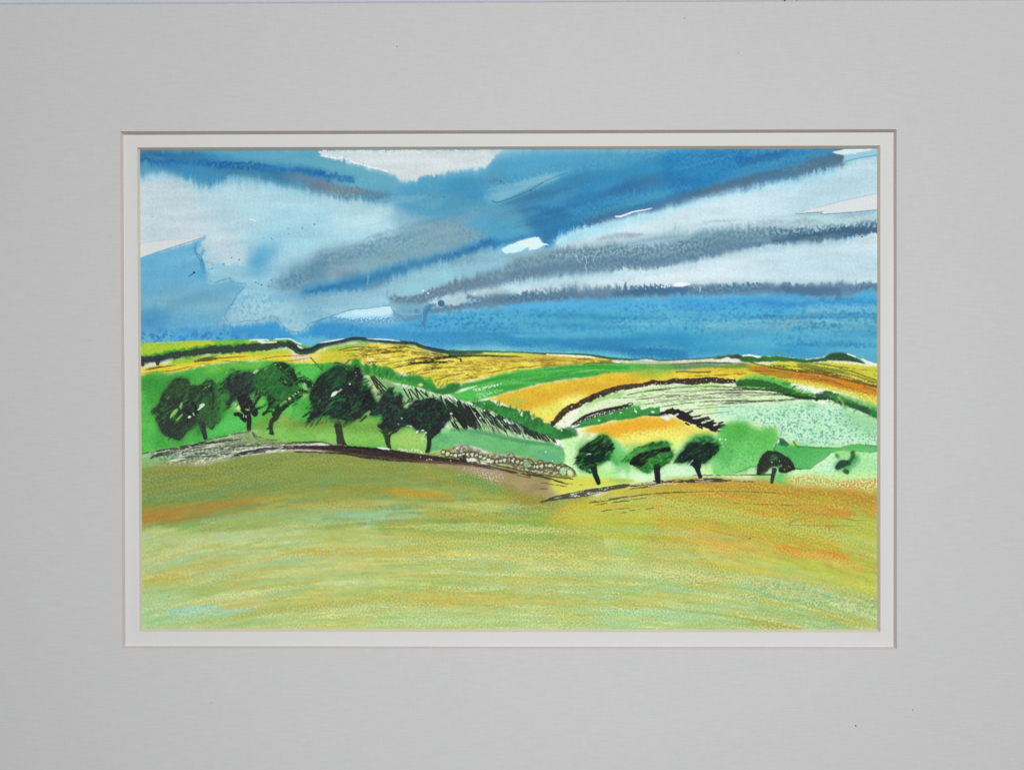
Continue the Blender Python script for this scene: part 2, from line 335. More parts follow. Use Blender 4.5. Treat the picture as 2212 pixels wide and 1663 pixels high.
# second pale band
poly(J(T('B2', '1350 560 1900 430 2212 380'), T('B3', '0 400 400 340 800 290 1200 250 1500 200 1800 190 1900 200 2212 120'), T('A4', '0 1280 200 1230 500 1160 900 1090 1400 1040 1800 1010 2160 960'), T('B4', '2160 330 1500 320 700 300 300 350'),
    T('B3', '2212 380 1700 380 1300 380 900 400 600 430 300 450 0 470'), T('B2', '2212 470 1800 490 1750 560 1600 610 1400 590')), (200, 213, 221), 1, 3, 3, 9, fe=5, col2=(192, 208, 218), gm='x')
poly(T('B3', '0 400 500 350 1000 280 1000 390 500 430 0 470'), (172, 198, 208), .7, 7, 3)
poly(T('B2', '1350 590 1700 480 2212 400 2212 470 1780 500 1760 590'), (160, 186, 196), .9, 6, 3)
poly(T('B3', '1600 230 2212 140 2212 340 1700 350'), (213, 221, 226), .7, 8, 4)
poly(T('B4', '0 200 500 100 700 180 400 300 0 330'), (206, 216, 223), .7, 10, 4)
poly(T('B4', '1000 40 2160 40 2160 280 1000 280'), (184, 203, 213), .6, 16, 5)
poly(T('A4', '1780 1060 1950 1000 2030 960 2150 920 2155 1065'), (204, 212, 220), 1, 1, 2, 4)
dots_('A4', '1995 990 10', (30, 53, 69), .9); dots_('A4', '1050 740 8 1390 432 7', (140, 163, 169), .7)
# lower grey line
p = J(T('B2', '1250 690 1500 650 1750 620 2212 560'), T('B3', '0 560 400 530 800 500 1200 480 1700 450 2212 430'), T('B4', '100 400 500 390 900 380 1300 390 1700 390 2160 370'))
stroke(p, [4, 8, 14, 14, 13, 12, 12, 14, 13], (92, 127, 151), .85, 4, fe=4, ws=2)
stroke(p+[0, -5], [0, 3, 10, 12, 10, 9, 9, 10, 9], (84, 113, 139), .9, 1.5, dry=.4, dk=.15, fe=3, ws=3)
stroke(T('B3', '1400 460 1800 440 2212 430'), [5, 8, 9], (66, 104, 140), .8, 3)
stroke(T('B2', '1790 500 1900 540 2100 520 2212 510'), [5, 9, 9], (98, 123, 145), .9, 1.5, dry=.2, ws=3)
stroke(T('B4', '1100 370 1400 400 1700 400 1750 440 1740 480'), [6, 10, 10, 6], (78, 110, 140), .8, 1.5, ws=2)
grain(T('B3', '550 380 1500 370 1500 460 550 470'), (112, 133, 147), 0.64, .55, 'm', .20, 3)
poly_(T('B3', '2080 390 2160 360 2212 365 2212 400 2130 405'), (226, 228, 230), 1, .6, .8)
poly_(T('B4', '0 335 60 322 170 345 60 368 0 358'), (226, 230, 232), 1, .6, .8)
dots_('B3', '1950 405 14 1980 410 12 2040 395 12 1890 415 9 1760 435 6 1830 390 6', (224, 226, 228), 1)
stroke_(T('B4', '265 370 268 400 262 420'), 1.4, (190, 200, 205), .9)
stroke_(T('B4', '195 355 205 385'), 1, (180, 195, 205), .9)
# blue below it, down to the hills
poly(J(T('B2', '1200 700 1500 700 1900 650 2212 620'), T('B3', '400 560 900 540 1500 520 2212 500'), T('B4', '400 460 900 440 1400 450 1740 490 2160 420 2160 1200 1500 1160 800 1150 0 1150'),
    T('B3', '1500 1280 1000 1200 300 1180 0 1160'), T('B2', '1500 1150 1200 1060 550 1000 200 1060 0 1100'), T('B1', '2000 1130 1800 1020 1500 1020 500 1050'), T('B1', '500 900 1100 880 1500 830 1650 800 1800 920 1950 930'), T('B2', '0 830 300 820 800 840 1100 780')), (88, 170, 210), 1, 3, 3, 10, fe=3)
poly(T('B2', '0 830 300 780 600 840 1300 850 1800 900 2212 950 2212 1080 1500 1110 1200 1030 900 1010 500 980 0 1000'), (62, 144, 194), .85, 7, 4, 30)
poly(T('B3', '0 960 600 980 1200 1010 1800 950 2212 930 2212 1220 1600 1190 1400 1130 800 1100 100 1080 0 1090'), (52, 136, 192), .9, 5, 4, 30, fe=4)
poly(T('B4', '0 840 500 900 1000 1000 1500 920 1800 960 1700 1060 1400 1120 1000 1080 500 1060 0 1100'), (60, 148, 198), .85, 10, 5, 30)
poly(T('B3', '0 1080 600 1110 1100 1140 1570 1200 1570 1250 1100 1190 300 1160 0 1150'), (104, 184, 216), .9, 2, 3, 6, fe=3)
poly(T('B2', '1550 1090 2212 1080 2212 1140 1600 1140'), (124, 190, 214), .8, 3, 2, fe=3)
poly(T('B2', '0 1000 250 1010 400 1000 100 1060 0 1090'), (110, 180, 208), .9, 3, 2)
poly(T('B1', '1800 950 2212 940 2212 1060 2080 1110 1950 1060'), (104, 180, 212), .9, 4, 2)
stroke(T('B3', '100 1040 700 1050 1300 1090 1700 1140 2212 1180'), [5, 6, 8, 9, 8], (44, 120, 180), .6, 5)
poly(T('B3', '900 640 1400 620 2212 600 2212 900 1500 830 1100 860 900 760'), (84, 172, 212), .5, 8)
for q, cc in (('1300 800 1800 740 2212 760 2212 840 1600 860', (122, 186, 214)), ('1700 600 2212 540 2212 640 1800 680', (104, 178, 212))): poly(T('B3', q), cc, .6, 6, 5, fe=3)
poly(T('B4', '300 730 1000 700 1300 680 2160 700 2160 800 1500 800 900 790 400 800'), (128, 186, 212), .85, 5, 4, fe=4)
poly(T('B4', '1250 580 1700 560 2160 560 2160 610 1500 630'), (128, 184, 210), .8, 4, 4, fe=4)
poly(T('B4', '1300 820 2160 800 2160 1180 2000 1160 1850 1080 1500 1050'), (96, 172, 208), .7, 12, 4)
poly(T('B4', '0 460 900 450 1300 470 1200 560 600 620 0 640'), (66, 150, 200), .5, 8, 4)
stroke(T('B4', '700 520 900 510 1200 540 1500 520 1700 500 2160 510'), [2, 4, 5, 5, 6, 6], (52, 132, 190), .75, 2, dry=.25, ws=3)
stroke(T('B4', '500 660 800 680 1050 670 1300 680 1600 660 2160 655'), [2, 4, 6, 6, 5, 5], (48, 132, 192), .8, 2, dry=.25, ws=3)
grain(T('B4', '1100 700 1400 690 1500 780 1150 800'), (120, 153, 174), 0.64, .45, 'm', .20, 3)
grain(T('B4', '1500 720 2160 720 2160 810 1500 800'), (84, 140, 180), .8, .38, 'd', .1, 3)
grain(J(T('B2', '1300 760 1800 700 2212 650'), T('B3', '1000 600 2212 540'), T('B4', '900 480 2160 480 2160 900 900 980 0 880'), T('B3', '1500 1000 900 1000'), T('B2', '2000 920 1400 920')), (54, 132, 188), .65, .44, 'd', .2, 6)
grain(T('B2', '1400 720 2200 700 2200 920 1400 920'), (56, 132, 184), .6, .36, 'd', .2, 5)
grain(T('B2', '0 800 900 860 1300 780 1300 1000 100 940'), (50, 128, 180), .6, .42, 'd', .12, 6)
grain(T('B1', '70 900 1100 880 1700 950 1800 1030 70 1070'), (46, 118, 184), .8, .36, 'd', .12, 5)
grain(T('B1', '70 700 900 680 1000 900 70 900'), (80, 150, 196), 0.36, .6, 'm', .20, 6)
poly(T('B1', '1150 860 1500 810 1640 800 1780 920 1950 940 2212 850 2212 960 1800 980 1500 960 1150 920'), (66, 150, 202), .9, 3, 2)
poly(T('B2', '0 840 200 830 400 880 300 950 0 960'), (62, 144, 196), .7, 5)
for i in range(46):
    _q = np.random.RandomState(400+i); _x = 1000+900*_q.rand(); _y = 682+92*_q.rand(); _l = 60+220*_q.rand()
    stroke(np.array([(_x, _y+2), (_x+_l*.5, _y), (_x+_l, _y+1)]), [1, 2+2*_q.rand(), 1], ((50, 130, 188), (120, 186, 214), (44, 122, 182), (104, 176, 210))[i % 4], .45, 1.6, taper=.3, dry=.3, dk=.3, fe=1)
# cloudlet over the hill
poly_(T('B2', '230 750 330 710 430 680 580 660 700 650 800 635 890 640 905 690 870 740 750 790 600 790 450 790 300 770'), (174, 212, 228), 1, 1, 2, 5)
poly_(T('B2', '430 690 600 670 820 640 890 650 880 710 700 730 500 740'), (196, 218, 232), .8, 2, 3, 5)
grain_(T('B2', '200 760 450 770 900 760 1000 830 500 850 200 800'), (84, 152, 196), .9, .42, 'f', .1, 2)
for s, w in (('0 830 100 780 300 710 400 680 560 660 700 650 810 628 890 635 920 700 1000 740 1100 750 1250 740', 1.3), ('850 460 840 520 900 560 980 580 1100 580 1250 560', 1.2)):
    stroke_(T('B2', s), w*.55, (70, 126, 160), .75, ws=2, wz=6)
stroke(T('B2', '1400 610 1330 620 1290 680 1270 760 1280 850'), [3, 6, 7, 5, 3], (72, 118, 156), .8, 1.5, ws=2)
stroke(T('B2', '930 710 1050 760 1200 745'), [3, 5, 4], (84, 130, 165), .8, 2)
stroke_(T('B2', '1245 680 1255 740 1250 800'), 1, (150, 190, 205), .8)
poly(T('B2', '950 590 1250 590 1230 700 1000 720 930 650'), (118, 168, 188), .8, 5)
dots_('B2', '1110 690 15 1185 690 28', (92, 138, 168), .8); dots_('B2', '1475 600 40', (66, 106, 148), .95); dots_('B2', '1265 452 14 1325 482 13 1865 487 10 1970 520 7', (224, 230, 234), 1)
stroke_(T('B2', '620 280 620 330 610 380'), 1.2, (130, 170, 195), .8); stroke_(T('B2', '930 430 915 500 920 560'), 1.2, (140, 175, 190), .7)
# tide lines, lower left
for s, w in (('700 -50 720 10 770 50 790 120 810 180', 2), ('870 330 910 352 970 345 1040 320 1110 308 1125 340 1230 370 1290 358 1290 400 1210 480 1160 560 1130 620', 1.3), ('1130 610 1080 660 1050 740 1080 800 1110 870 1120 830 1200 825 1300 805 1450 795 1560 765 1640 755 1700 830 1780 905 1900 940', 1.2), ('1780 930 1950 930 2050 830 2212 780', 1.3)):
    stroke_(T('B1', s), w*.55, (70, 134, 172), .75, ws=2.2, wz=6)
stroke(T('A1', '730 1110 700 1200 720 1280 770 1350'), 2, (70, 150, 195), .9, b=1, ws=1.5)
stroke(T('A1', '800 1230 770 1290 780 1380 810 1475'), [3, 5, 4], (70, 150, 195), .8, b=2, ws=2)
poly(T('B1', '700 200 860 220 820 290 700 280'), (88, 160, 200), .7, 5)
poly_(T('A1', '50 1160 450 1110 835 1075 780 1105 500 1190 280 1260 50 1340'), (207, 208, 212), 1, .6, .6, sm=False)
stroke_(T('A1', '50 1338 280 1258 500 1188 760 1105 830 1078'), .8, (100, 140, 165), .7, sm=False)
stroke_(T('A1', '60 1160 300 1130 700 1100'), .5, (170, 170, 180), .6, sm=False)
dots_('B1', '690 241 17', (14, 56, 100), 1); stroke_(T('B1', '630 280 670 260 690 245'), .9, (20, 70, 110), .9); dots_('B1', '415 980 9', (20, 80, 130), 1); dots_('A1', '1100 332 7', (20, 90, 130), 1)
stroke_(T('A1', '1340 875 1385 890 1410 900'), 1, (234, 238, 240), .9); dots_('A1', '200 852 6', (140, 153, 159), .7)

# wet halo where the blue runs into the pale bands
stroke(J(T('A3', '740 1125 1000 1030 1400 930 1800 830 2150 710'), T('A4', '300 575 600 505 900 445 1300 400 1700 320')), [7, 9, 9, 8, 8, 7, 7, 7, 6], (158, 208, 228), .6, 7, fe=3)
stroke(J(T('B3', '100 380 700 320 1300 270 2000 200'), T('A4', '500 1180 1000 1110 1500 1050 2100 1000')), [6, 8, 7, 6, 6, 6, 6, 6, 6], (172, 200, 214), .6, 6, fe=3)
stroke(T('A1', '60 400 400 360 800 510 1200 400 1700 500 2212 600'), [7, 8, 8, 9, 9, 9, 9, 8, 8], (150, 200, 218), .5, 7, fe=3)
poly(T('A1', '700 520 1300 480 2212 640 2212 900 1400 1000 1000 1000'), (160, 204, 220), .45, 18, 8)
poly(T('A4', '1300 320 2160 240 2160 480 1700 600 1200 640'), (178, 202, 216), .4, 14, 6)
poly(T('B4', '1100 60 2160 20 2160 250 1100 250'), (178, 204, 218), .4, 16, 6)
# sweeps of the brush inside the washes
def sweep(n, x0, x1, y0, y1, sl, cols, L, w, a, rs, b=2.5):
    q = np.random.RandomState(rs)
    for i in range(n):
        x = x0+(x1-x0)*q.rand(); v = q.rand(); y = y0+(y1-y0)*v+sl*(x-(x0+x1)/2); l = L*(.4+q.rand())
        s_ = sl*(1+.4*(q.rand()-.5))
        stroke(np.array([(x-l/2, y-s_*l/2), (x, y-2), (x+l/2, y+s_*l/2)]), w*(.3+q.rand()), cols[q.randint(len(cols))], a*(.4+.6*q.rand()), b*(.4+q.rand()), taper=.35, fe=1.5, dry=.25 if i % 2 else None, dk=.3)
sweep(75, 1150, 1840, 358, 452, -.24, ((52, 124, 172), (84, 154, 188), (40, 106, 160), (96, 160, 186), (60, 140, 182), (70, 110, 145)), 150, 7, .45, 11)
sweep(26, 960, 1200, 395, 445, -.2, ((80, 160, 200), (64, 138, 178), (110, 172, 192)), 110, 7, .4, 12)
sweep(30, 640, 1090, 505, 600, -.22, ((120, 158, 172), (150, 186, 198), (98, 138, 160), (136, 158, 170)), 120, 6, .4, 13)
sweep(40, 900, 1900, 510, 570, -.11, ((104, 134, 152), (140, 164, 176), (92, 120, 142), (120, 146, 160)), 110, 5, .4, 14)
sweep(26, 420, 900, 470, 540, -.16, ((170, 206, 220), (150, 196, 214), (186, 212, 222)), 130, 8, .3, 15, 5)
sweep(20, 320, 700, 345, 385, .14, ((58, 130, 176), (92, 160, 188), (44, 110, 164)), 110, 5, .45, 16)
sweep(20, 320, 640, 600, 700, -.16, ((96, 164, 200), (124, 180, 200), (84, 154, 196)), 130, 7, .35, 17, 5)
stroke(T('B2', '330 330 600 300 900 210 1300 80'), [14, 18, 14, 8], (70, 134, 172), .5, 9, fe=3)
stroke(T('A4', '-300 700 0 585 250 505 600 415 900 345 1300 265 1500 200 1740 130'), [4, 6, 9, 11, 11, 11, 13, 14, 11], (82, 112, 134), .75, 2.5, dry=.22, dk=.3, fe=2, ws=2)
poly(T('A3', '1060 850 1500 770 2100 600 2100 640 1500 800 1100 900'), (84, 112, 140), .5, 4)
sweep(46, 950, 1950, 690, 775, .02, ((50, 126, 178), (112, 180, 206), (40, 112, 168), (96, 170, 202), (72, 150, 192)), 190, 5, .4, 18, 2.5)
sweep(10, 1700, 1960, 690, 735, .01, ((136, 160, 180), (120, 150, 176)), 120, 3, .5, 19, 1.5)
_lb = (ss(675, 700, Y)*ss(900, 1150, X))[..., None]; C *= 1-_lb*np.array((.03, .01, .055), f4)
# wet paint creeping up and down the grain of the paper, then the crisp marks on top
_lo = 1-.75*ss(640, 690, Y-(X-1100)*-.02)*ss(800, 1100, X+ (Y-640)*2)
_n = noise(X/2.9, Y/38, 62); _n2 = noise(X/6.5, Y/46, 63)
remap(0*X, (-4+_lo*(.25+1.1*ss(.3, .75, fbm(X/80, Y/45, 68)))*(9*(_n*_n-.33)+6*(_n2-.5))).astype(f4))
remap(2.2*(TOOTH-.5), 2.6*(FINE-.5)+2*(noise(X/6, Y/6, 64)-.5))
_wet = (.6*ss(.42, .6, fbm(X/75, Y/38, 71)))[..., None]
_bl = np.stack([blur(np.ascontiguousarray(C[..., i]), 4.5) for i in range(3)], -1)
C[:] = C*(1-_wet)+_bl*_wet
v = (.6*noise(X/3.0, Y/24, 65)+.4*noise(X/7, Y/14, 66)-.5)*.03+(TOOTH-.5)*.018+(fbm(X/60, Y/14, 67)-.5)*.075
C *= (1+v)[..., None]
flush()
poly(T('G', '1063 432 1076 437 1100 428 1140 408 1180 392 1215 378 1250 360 1180 376 1140 388 1105 404 1075 414'), (128, 180, 200), .5, 4, 1.5, 5, sm=False)
stroke(T('G', '1060 434 1076 438 1110 424 1150 404 1190 386 1222 374'), .9, (58, 118, 152), .6, ws=.5)
# ---------------------------------------------------------------- land: bare paper first, the fields over it
HOR = J(T('C1', '20 140 250 112 900 88 1340 78 1650 72 1820 76 1950 130 2080 165'), T('C2', '230 165 330 128 500 100 700 52 800 62 1300 100 1450 112 1600 170 1900 215 2212 202'), T('C3', '0 205 700 205 1100 235 1600 250 1900 290'), T('C4', '500 92 700 80 900 110 1400 82 1600 45 1870 40'),
    T('C5', '60 140 120 132 450 150 650 145 900 187 1100 165 1200 120 1300 112 1400 130 1530 185 1620 225 1780 240'), np.array([(2000, 1500), (260, 1500)]))
poly(HOR, (228, 228, 212), 1, .8, .8, 8, sm=False)
# --- far left
poly(T('C1', '20 138 900 92 1340 80 1470 130 1300 200 800 240 300 290 20 320'), (164, 200, 62), 1, 1, 2, 8, col2=(112, 184, 66), gm='n')
poly(T('C1', '20 135 300 118 900 92 900 140 500 190 200 260 20 290'), (182, 206, 66), .7, 4, 3)
poly(T('C1', '560 130 900 95 900 150 600 185'), (206, 208, 62), .6, 4, 3)
poly(T('C1', '1480 100 1700 75 1830 90 2000 150 2090 170 2050 200 1900 160 1800 105 1700 120'), (104, 160, 92), 1, 1, 1)
stroke(T('C1', '900 88 1340 78 1650 74 1830 85 1950 135 2080 170'), 1.2, (90, 160, 80), .7, b=1)
poly(T('C1', '20 400 430 320 900 260 1300 215 1800 215 2100 235 2300 250 2212 385 1800 350 1400 325 900 365 500 465 20 540'), (226, 208, 64), 1, 2, 3, 8, col2=(238, 216, 78))
poly(T('C1', '1300 210 1500 190 1850 195 1700 250 1400 270'), (160, 196, 60), .8, 4, 3)
poly(T('C1', '420 320 900 255 1000 280 700 330 400 370'), (110, 180, 56), .75, 4, 4)
poly(T('C1', '20 390 120 360 200 330 240 350 150 420 60 440'), (230, 205, 140), .6, 5)
poly(T('C1', '1820 225 1900 230 2060 270 2030 320 1850 310'), (222, 206, 186), .9, 3, 3)
poly(T('C1', '290 350 330 310 400 315 430 345 360 365'), (216, 210, 200), 1, 1.2, 1); poly(T('C1', '80 385 170 325 235 345 240 385 150 400'), (220, 212, 190), 1, 1.5, 1)
p = J(T('C1', '20 320 90 325 300 285 600 240 900 195 1200 185 1500 160 1800 130 1890 180 1960 205 2080 215'), T('C2', '230 200 330 150'))
stroke(p+[0, -1], [9, 10, 11, 11, 11, 11, 8, 6, 5], (60, 140, 58), .8, 3, ws=5, wz=7)
stroke(p, [6, 6, 7, 8, 8, 8, 8, 5, 5], (54, 66, 62), .95, 1.2, ws=4.5, wz=6)
stroke(T('C1', '80 300 90 370'), [6, 4], (56, 56, 74), .95, 1); stroke(T('C1', '265 310 265 360'), [7, 4], (56, 56, 74), .95, 1)
stroke(T('C1', '60 310 200 300 320 290'), 6, (54, 56, 72), .8, 1.5, ws=2)
stroke(T('C1', '1340 82 1480 75 1560 80'), 1.3, (226, 232, 220), .95); stroke(T('C1', '1450 100 1550 108 1650 102'), 1.8, (224, 228, 214), .95)
stroke(T('C1', '1640 72 1750 66 1825 72 1880 105 1945 130'), 1.2, (232, 236, 232), 1); stroke(T('C1', '1900 150 1960 180'), 2, (230, 232, 220), .9)
for q, w in (('120 435 300 400 480 370', 1.1), ('70 480 260 450 430 440 600 400 700 385', .9), ('70 510 300 480 560 450 700 430', .9), ('70 535 200 515 400 480', .8), ('690 330 800 300 980 255', .9), ('700 345 850 310 1000 290 1330 268', 1.2), ('1000 325 1130 330 1250 335 1340 322', .8), ('1400 325 1560 290 1700 270 1980 262', .8), ('1600 335 1800 325 2040 290', .7), ('120 420 330 385', 1.2)):
    stroke(T('C1', q), w, (96, 78, 34), .85, taper=.2, ws=.8)
stroke(T('C1', '700 330 800 310 950 300'), [2, 5, 3], (96, 84, 44), .8, .8, st=.35); stroke(T('C1', '640 420 780 380 860 372'), [3, 5, 3], (100, 84, 46), .85, 1, st=.3)
poly(T('C1', '170 520 400 460 620 440 740 440 600 465 300 520'), (226, 214, 190), .8, 1.2, 2)
# --- green pasture behind the left trees
poly(J(T('C1', '20 560 500 465 900 370 1400 332 1700 335 2212 380'), T('C2', '500 345 640 400 780 330 1000 500 1050 900 1700 1100 1700 1400 1300 1380 700 1330 0 1300'), T('C1', '1800 1300 1400 1140 900 1260 300 1400 20 1430')), (76, 172, 74), 1, 1.5, 3, 9, col2=(92, 190, 84))
poly(T('C1', '20 560 400 500 900 470 1000 520 600 560 100 640'), (60, 140, 60), .7, 9, 4); poly(T('C1', '200 1150 500 1260 900 1150 1000 1000 1100 900 1150 1000 900 1220 500 1340 250 1300'), (56, 140, 58), .55, 9, 5); poly(T('C1', '980 560 1100 450 1400 430 1600 380 1500 800 1100 900'), (62, 150, 62), .6, 9, 5); poly(T('C2', '100 600 400 420 600 400 500 900 200 1000 100 900'), (60, 146, 62), .6, 9, 5)
poly(T('C1', '900 380 1400 340 1560 350 1400 420 1100 440 850 470'), (134, 200, 84), .7, 6, 4)
poly(T('C1', '950 900 1200 1000 1300 1100 900 1200 700 1230 900 1050'), (96, 208, 104), .7, 8, 4)
poly(T('C1', '1200 820 1150 780 1120 850 1230 920 1260 860'), (176, 214, 140), .85, 4, 2); poly(T('C1', '1180 880 1240 830 1245 900'), (214, 238, 150), .8, 1.5)
poly(T('C1', '1380 1050 1700 960 2212 980 2212 1120 1800 1110 1400 1130'), (122, 150, 62), .8, 9, 4)
poly(T('C1', '1640 1050 1720 970 1880 1000 1880 1080'), (158, 186, 92), .8, 7, 3)
poly(J(T('C1', '1380 1140 1700 1100'), T('C2', '0 1090 900 1080 1560 1130 1560 1400 1300 1370 1000 1340 700 1320 0 1290'), T('C1', '1500 1290')), (124, 186, 84), .9, 6, 4, col2=(146, 196, 100))
poly(T('C2', '0 1000 500 1020 800 1000 1000 1060 1050 1150 600 1120 0 1110'), (106, 136, 60), .75, 9, 5)
poly(T('C2', '700 1010 850 960 1010 980 1000 1060 800 1080'), (126, 176, 78), .8, 5, 4)
poly(T('C2', '1150 1200 1300 1120 1480 1160 1570 1200 1550 1340 1250 1330'), (166, 202, 112), .75, 8, 4)
poly(T('C2', '20 700 160 680 220 800 200 1000 0 1000 -100 900'), (102, 196, 92), .9, 4, 4)
for q in ('60 740 30 900 -20 1000', '120 800 120 900 60 960', '180 850 100 1050'): stroke(T('C2', q), 5, (70, 160, 70), .5, 4, ws=4)
# --- yellow far hill and its dry ink furrows
YH = J(T('C2', '215 240 330 200 520 160 900 125 1300 130 1450 150 1600 215 1900 245 2212 240'), T('C3', '300 235 800 245 1300 255 1700 280 2000 315 2280 330'), T('C3', '2212 365 1600 365 1100 410 700 465 300 545 0 610'), T('C2', '1700 640 1500 530 1200 440 950 400 700 330 450 345 215 350'))
poly(YH, (216, 198, 70), 1, 1.5, 2, 8, col2=(236, 220, 92), sm=False)
poly(T('C2', '350 210 700 190 750 320 400 350 250 300'), (188, 190, 58), .7, 7, 4)
poly(T('C2', '400 190 520 160 800 105 900 130 500 200'), (110, 176, 62), .8, 3, 3)
poly(T('C2', '210 240 320 230 330 270 250 290'), (236, 208, 160), .7, 4)
poly(T('C2', '1350 145 1420 150 1470 190 1440 200 1350 170'), (208, 218, 110), .8, 2)
poly(T('C2', '850 310 960 300 960 340 860 340'), (232, 214, 160), .8, 2, 3); poly(T('C2', '1640 215 1750 225 1740 240 1620 235'), (234, 220, 180), .8, 1)
poly(T('C3', '1000 250 1600 262 1700 310 1300 340 900 330 500 330 300 300'), (180, 150, 64), .6, 4, 4)
rr = np.random.RandomState(5)
def furrows(t, top, bot, n, l0, l1, w, col, a, bend=0, st=.45):
    """short dry strokes laid between two guide lines"""
    A = T(t, top); B = T(t, bot)
    for i in range(n):
        v = rr.rand(); u = rr.rand(); L = l0+(l1-l0)*rr.rand()
        us = np.clip(np.linspace(u, u+L, 5), 0, 1)
        if us[-1]-us[0] < .02: continue
        def at(P, q):
            s = np.linspace(0, 1, len(P)); return np.stack([np.interp(q, s, P[:, 0]), np.interp(q, s, P[:, 1])], 1)
        P = at(A, us)*(1-v)+at(B, us)*v
        stroke(P, w*(.5+rr.rand()), col, a*(.5+.5*rr.rand()), taper=.2, ws=.5, wz=4, st=st, sl_len=9, sm=True)
furrows('C2', '500 200 900 160 1300 150 1700 240', '700 400 1100 400 1500 330 2000 300', 110, .08, .3, .95, (84, 70, 36), .85)
furrows('C2', '1200 440 1700 340 2212 310', '1700 620 2000 560 2212 520', 90, .1, .3, .95, (112, 90, 42), .8)
furrows('C3', '0 300 800 285 1500 275 1900 320', '0 580 600 470 1100 400 1900 350', 110, .06, .22, .9, (116, 92, 42), .7)
furrows('C2', '500 200 900 160 1300 150 1700 240', '1500 620 1800 600 2212 560 2212 540', 60, .06, .2, 1.2, (240, 230, 160), .6)
for q, w in (('1140 415 1300 380 1500 345 1650 310 1800 280 2000 262 2212 262', [1, 1.5, 2, 3.4, 3.4, 3.2, 2.8, 3, 3]), ('1340 350 1600 345 1900 330', [1.2, 3, 1.6]), ('1530 440 1640 415 1800 400', [1.8, 2, .8]), ('1960 290 1975 340', [2.6, 1.5]), ('520 205 700 165 930 160', .9), ('800 270 1000 240 1250 215 1330 212', .9), ('1690 540 1850 500 2000 470', .8)):
    stroke(T('C2', q), w, (52, 46, 36), .9, taper=.08, ws=.9, wz=5, st=.12, sl_len=14)
stroke(T('C3', '0 265 200 260 400 262 600 268 840 275'), [3.5, 3.2, 2.6, 2, .6], (46, 42, 40), .95, ws=.6)
p = J(T('C2', '-20 150 30 175 90 215 230 195 330 140 500 110 700 68 800 68 1000 85 1300 112 1420 120 1550 168 1750 212 1950 232 2212 222'), T('C3', '200 218'))
stroke(p, [7, 6, 4, 4, 4.5, 3.4, 4.6, 3.6, 2.6], (46, 54, 62), .95, 1, ws=1.2, wz=7)
stroke(p+[2, 4], [2, 4, 3, 3, 3, 2, 3, 3, 2], (52, 110, 60), .5, 2, ws=2)
for q in ('300 118 450 92 620 62', '840 62 1000 70 1150 80 1280 98', '1850 195 1960 200 2100 197'): stroke(T('C2', q), 1.3, (234, 238, 238), 1, taper=.3)
stroke(T('C3', '0 208 400 215 750 222 1100 240 1600 256 1900 300 2212 312'), [2.8, 2.6, 2.4, 2, 2.2, 2.6, 3, 2.6], (54, 106, 74), .9, 1, ws=.8)
stroke(T('C3', '900 226 1100 242 1600 252 1900 297 2100 305'), 1, (46, 66, 74), .8)
poly(T('C3', '0 245 700 232 1000 252 700 262 200 250'), (190, 214, 70), .8, 2)
stroke(T('C3', '1130 248 1300 258 1600 275 1700 288'), [1, 2, 2.5, 1.5], (232, 226, 200), .95, ws=1.2)
# --- pale strip and dark knolls on the right horizon
poly(T('C4', '330 100 470 110 650 112 900 112 1200 92 1450 90 1560 110 1640 62 1700 90 1790 100 1830 145 1300 148 900 155 400 155 330 130'), (222, 214, 206), 1, 1, 2, 6)
poly(T('C4', '540 115 650 95 760 118 650 135'), (160, 206, 206), .8, 2); grain(T('C4', '400 115 1500 95 1500 140 400 150'), (190, 170, 120), .6, .6, 'f', .1, 2)
stroke(T('C4', '300 75 500 98 600 90 720 82 880 108 1100 98 1400 82 1560 60'), 1.8, (60, 112, 96), .9, .8, ws=1)
stroke(T('C4', '180 143 280 135 420 150 700 155 960 156 1100 150 1350 135 1600 138 1870 150'), [.8, 1.2, .8, .8, 1, 1.4, 1.8, 2, 2], (70, 66, 62), .9, ws=.5)
poly(T('C5', '-80 175 0 155 60 138 200 130 260 150 330 150 420 165 470 150 560 155 600 145 660 152 800 172 950 190 1060 178 1130 168 1200 122 1300 112 1390 130 1480 170 1560 215 1590 240 1480 232 1300 205 1180 200 1000 225 940 235 760 215 500 215 350 225 230 215 160 190 90 165 0 185 -60 190'), (52, 96, 60), 1, 1, 1.5, 6, sm=False, col2=(62, 118, 62))
poly(T('C5', '1130 175 1200 125 1300 115 1400 135 1560 225 1400 215 1250 190'), (48, 76, 60), .8, 2, 2)
poly(T('C5', '60 150 200 138 230 200 140 180'), (46, 74, 62), .8, 2)
poly(T('C5', '-40 190 30 185 60 160 95 162 110 182 180 178 230 205 180 215 80 212 -40 215'), (224, 216, 218), 1, 1, 1)
stroke(T('C5', '250 150 330 140 400 162 430 160'), 1.6, (234, 238, 238), 1, ws=1); stroke(T('C5', '1385 128 1420 140 1470 160'), 1.3, (232, 238, 240), 1); stroke(T('C5', '1545 180 1590 205 1660 228'), 1.4, (228, 232, 232), 1)
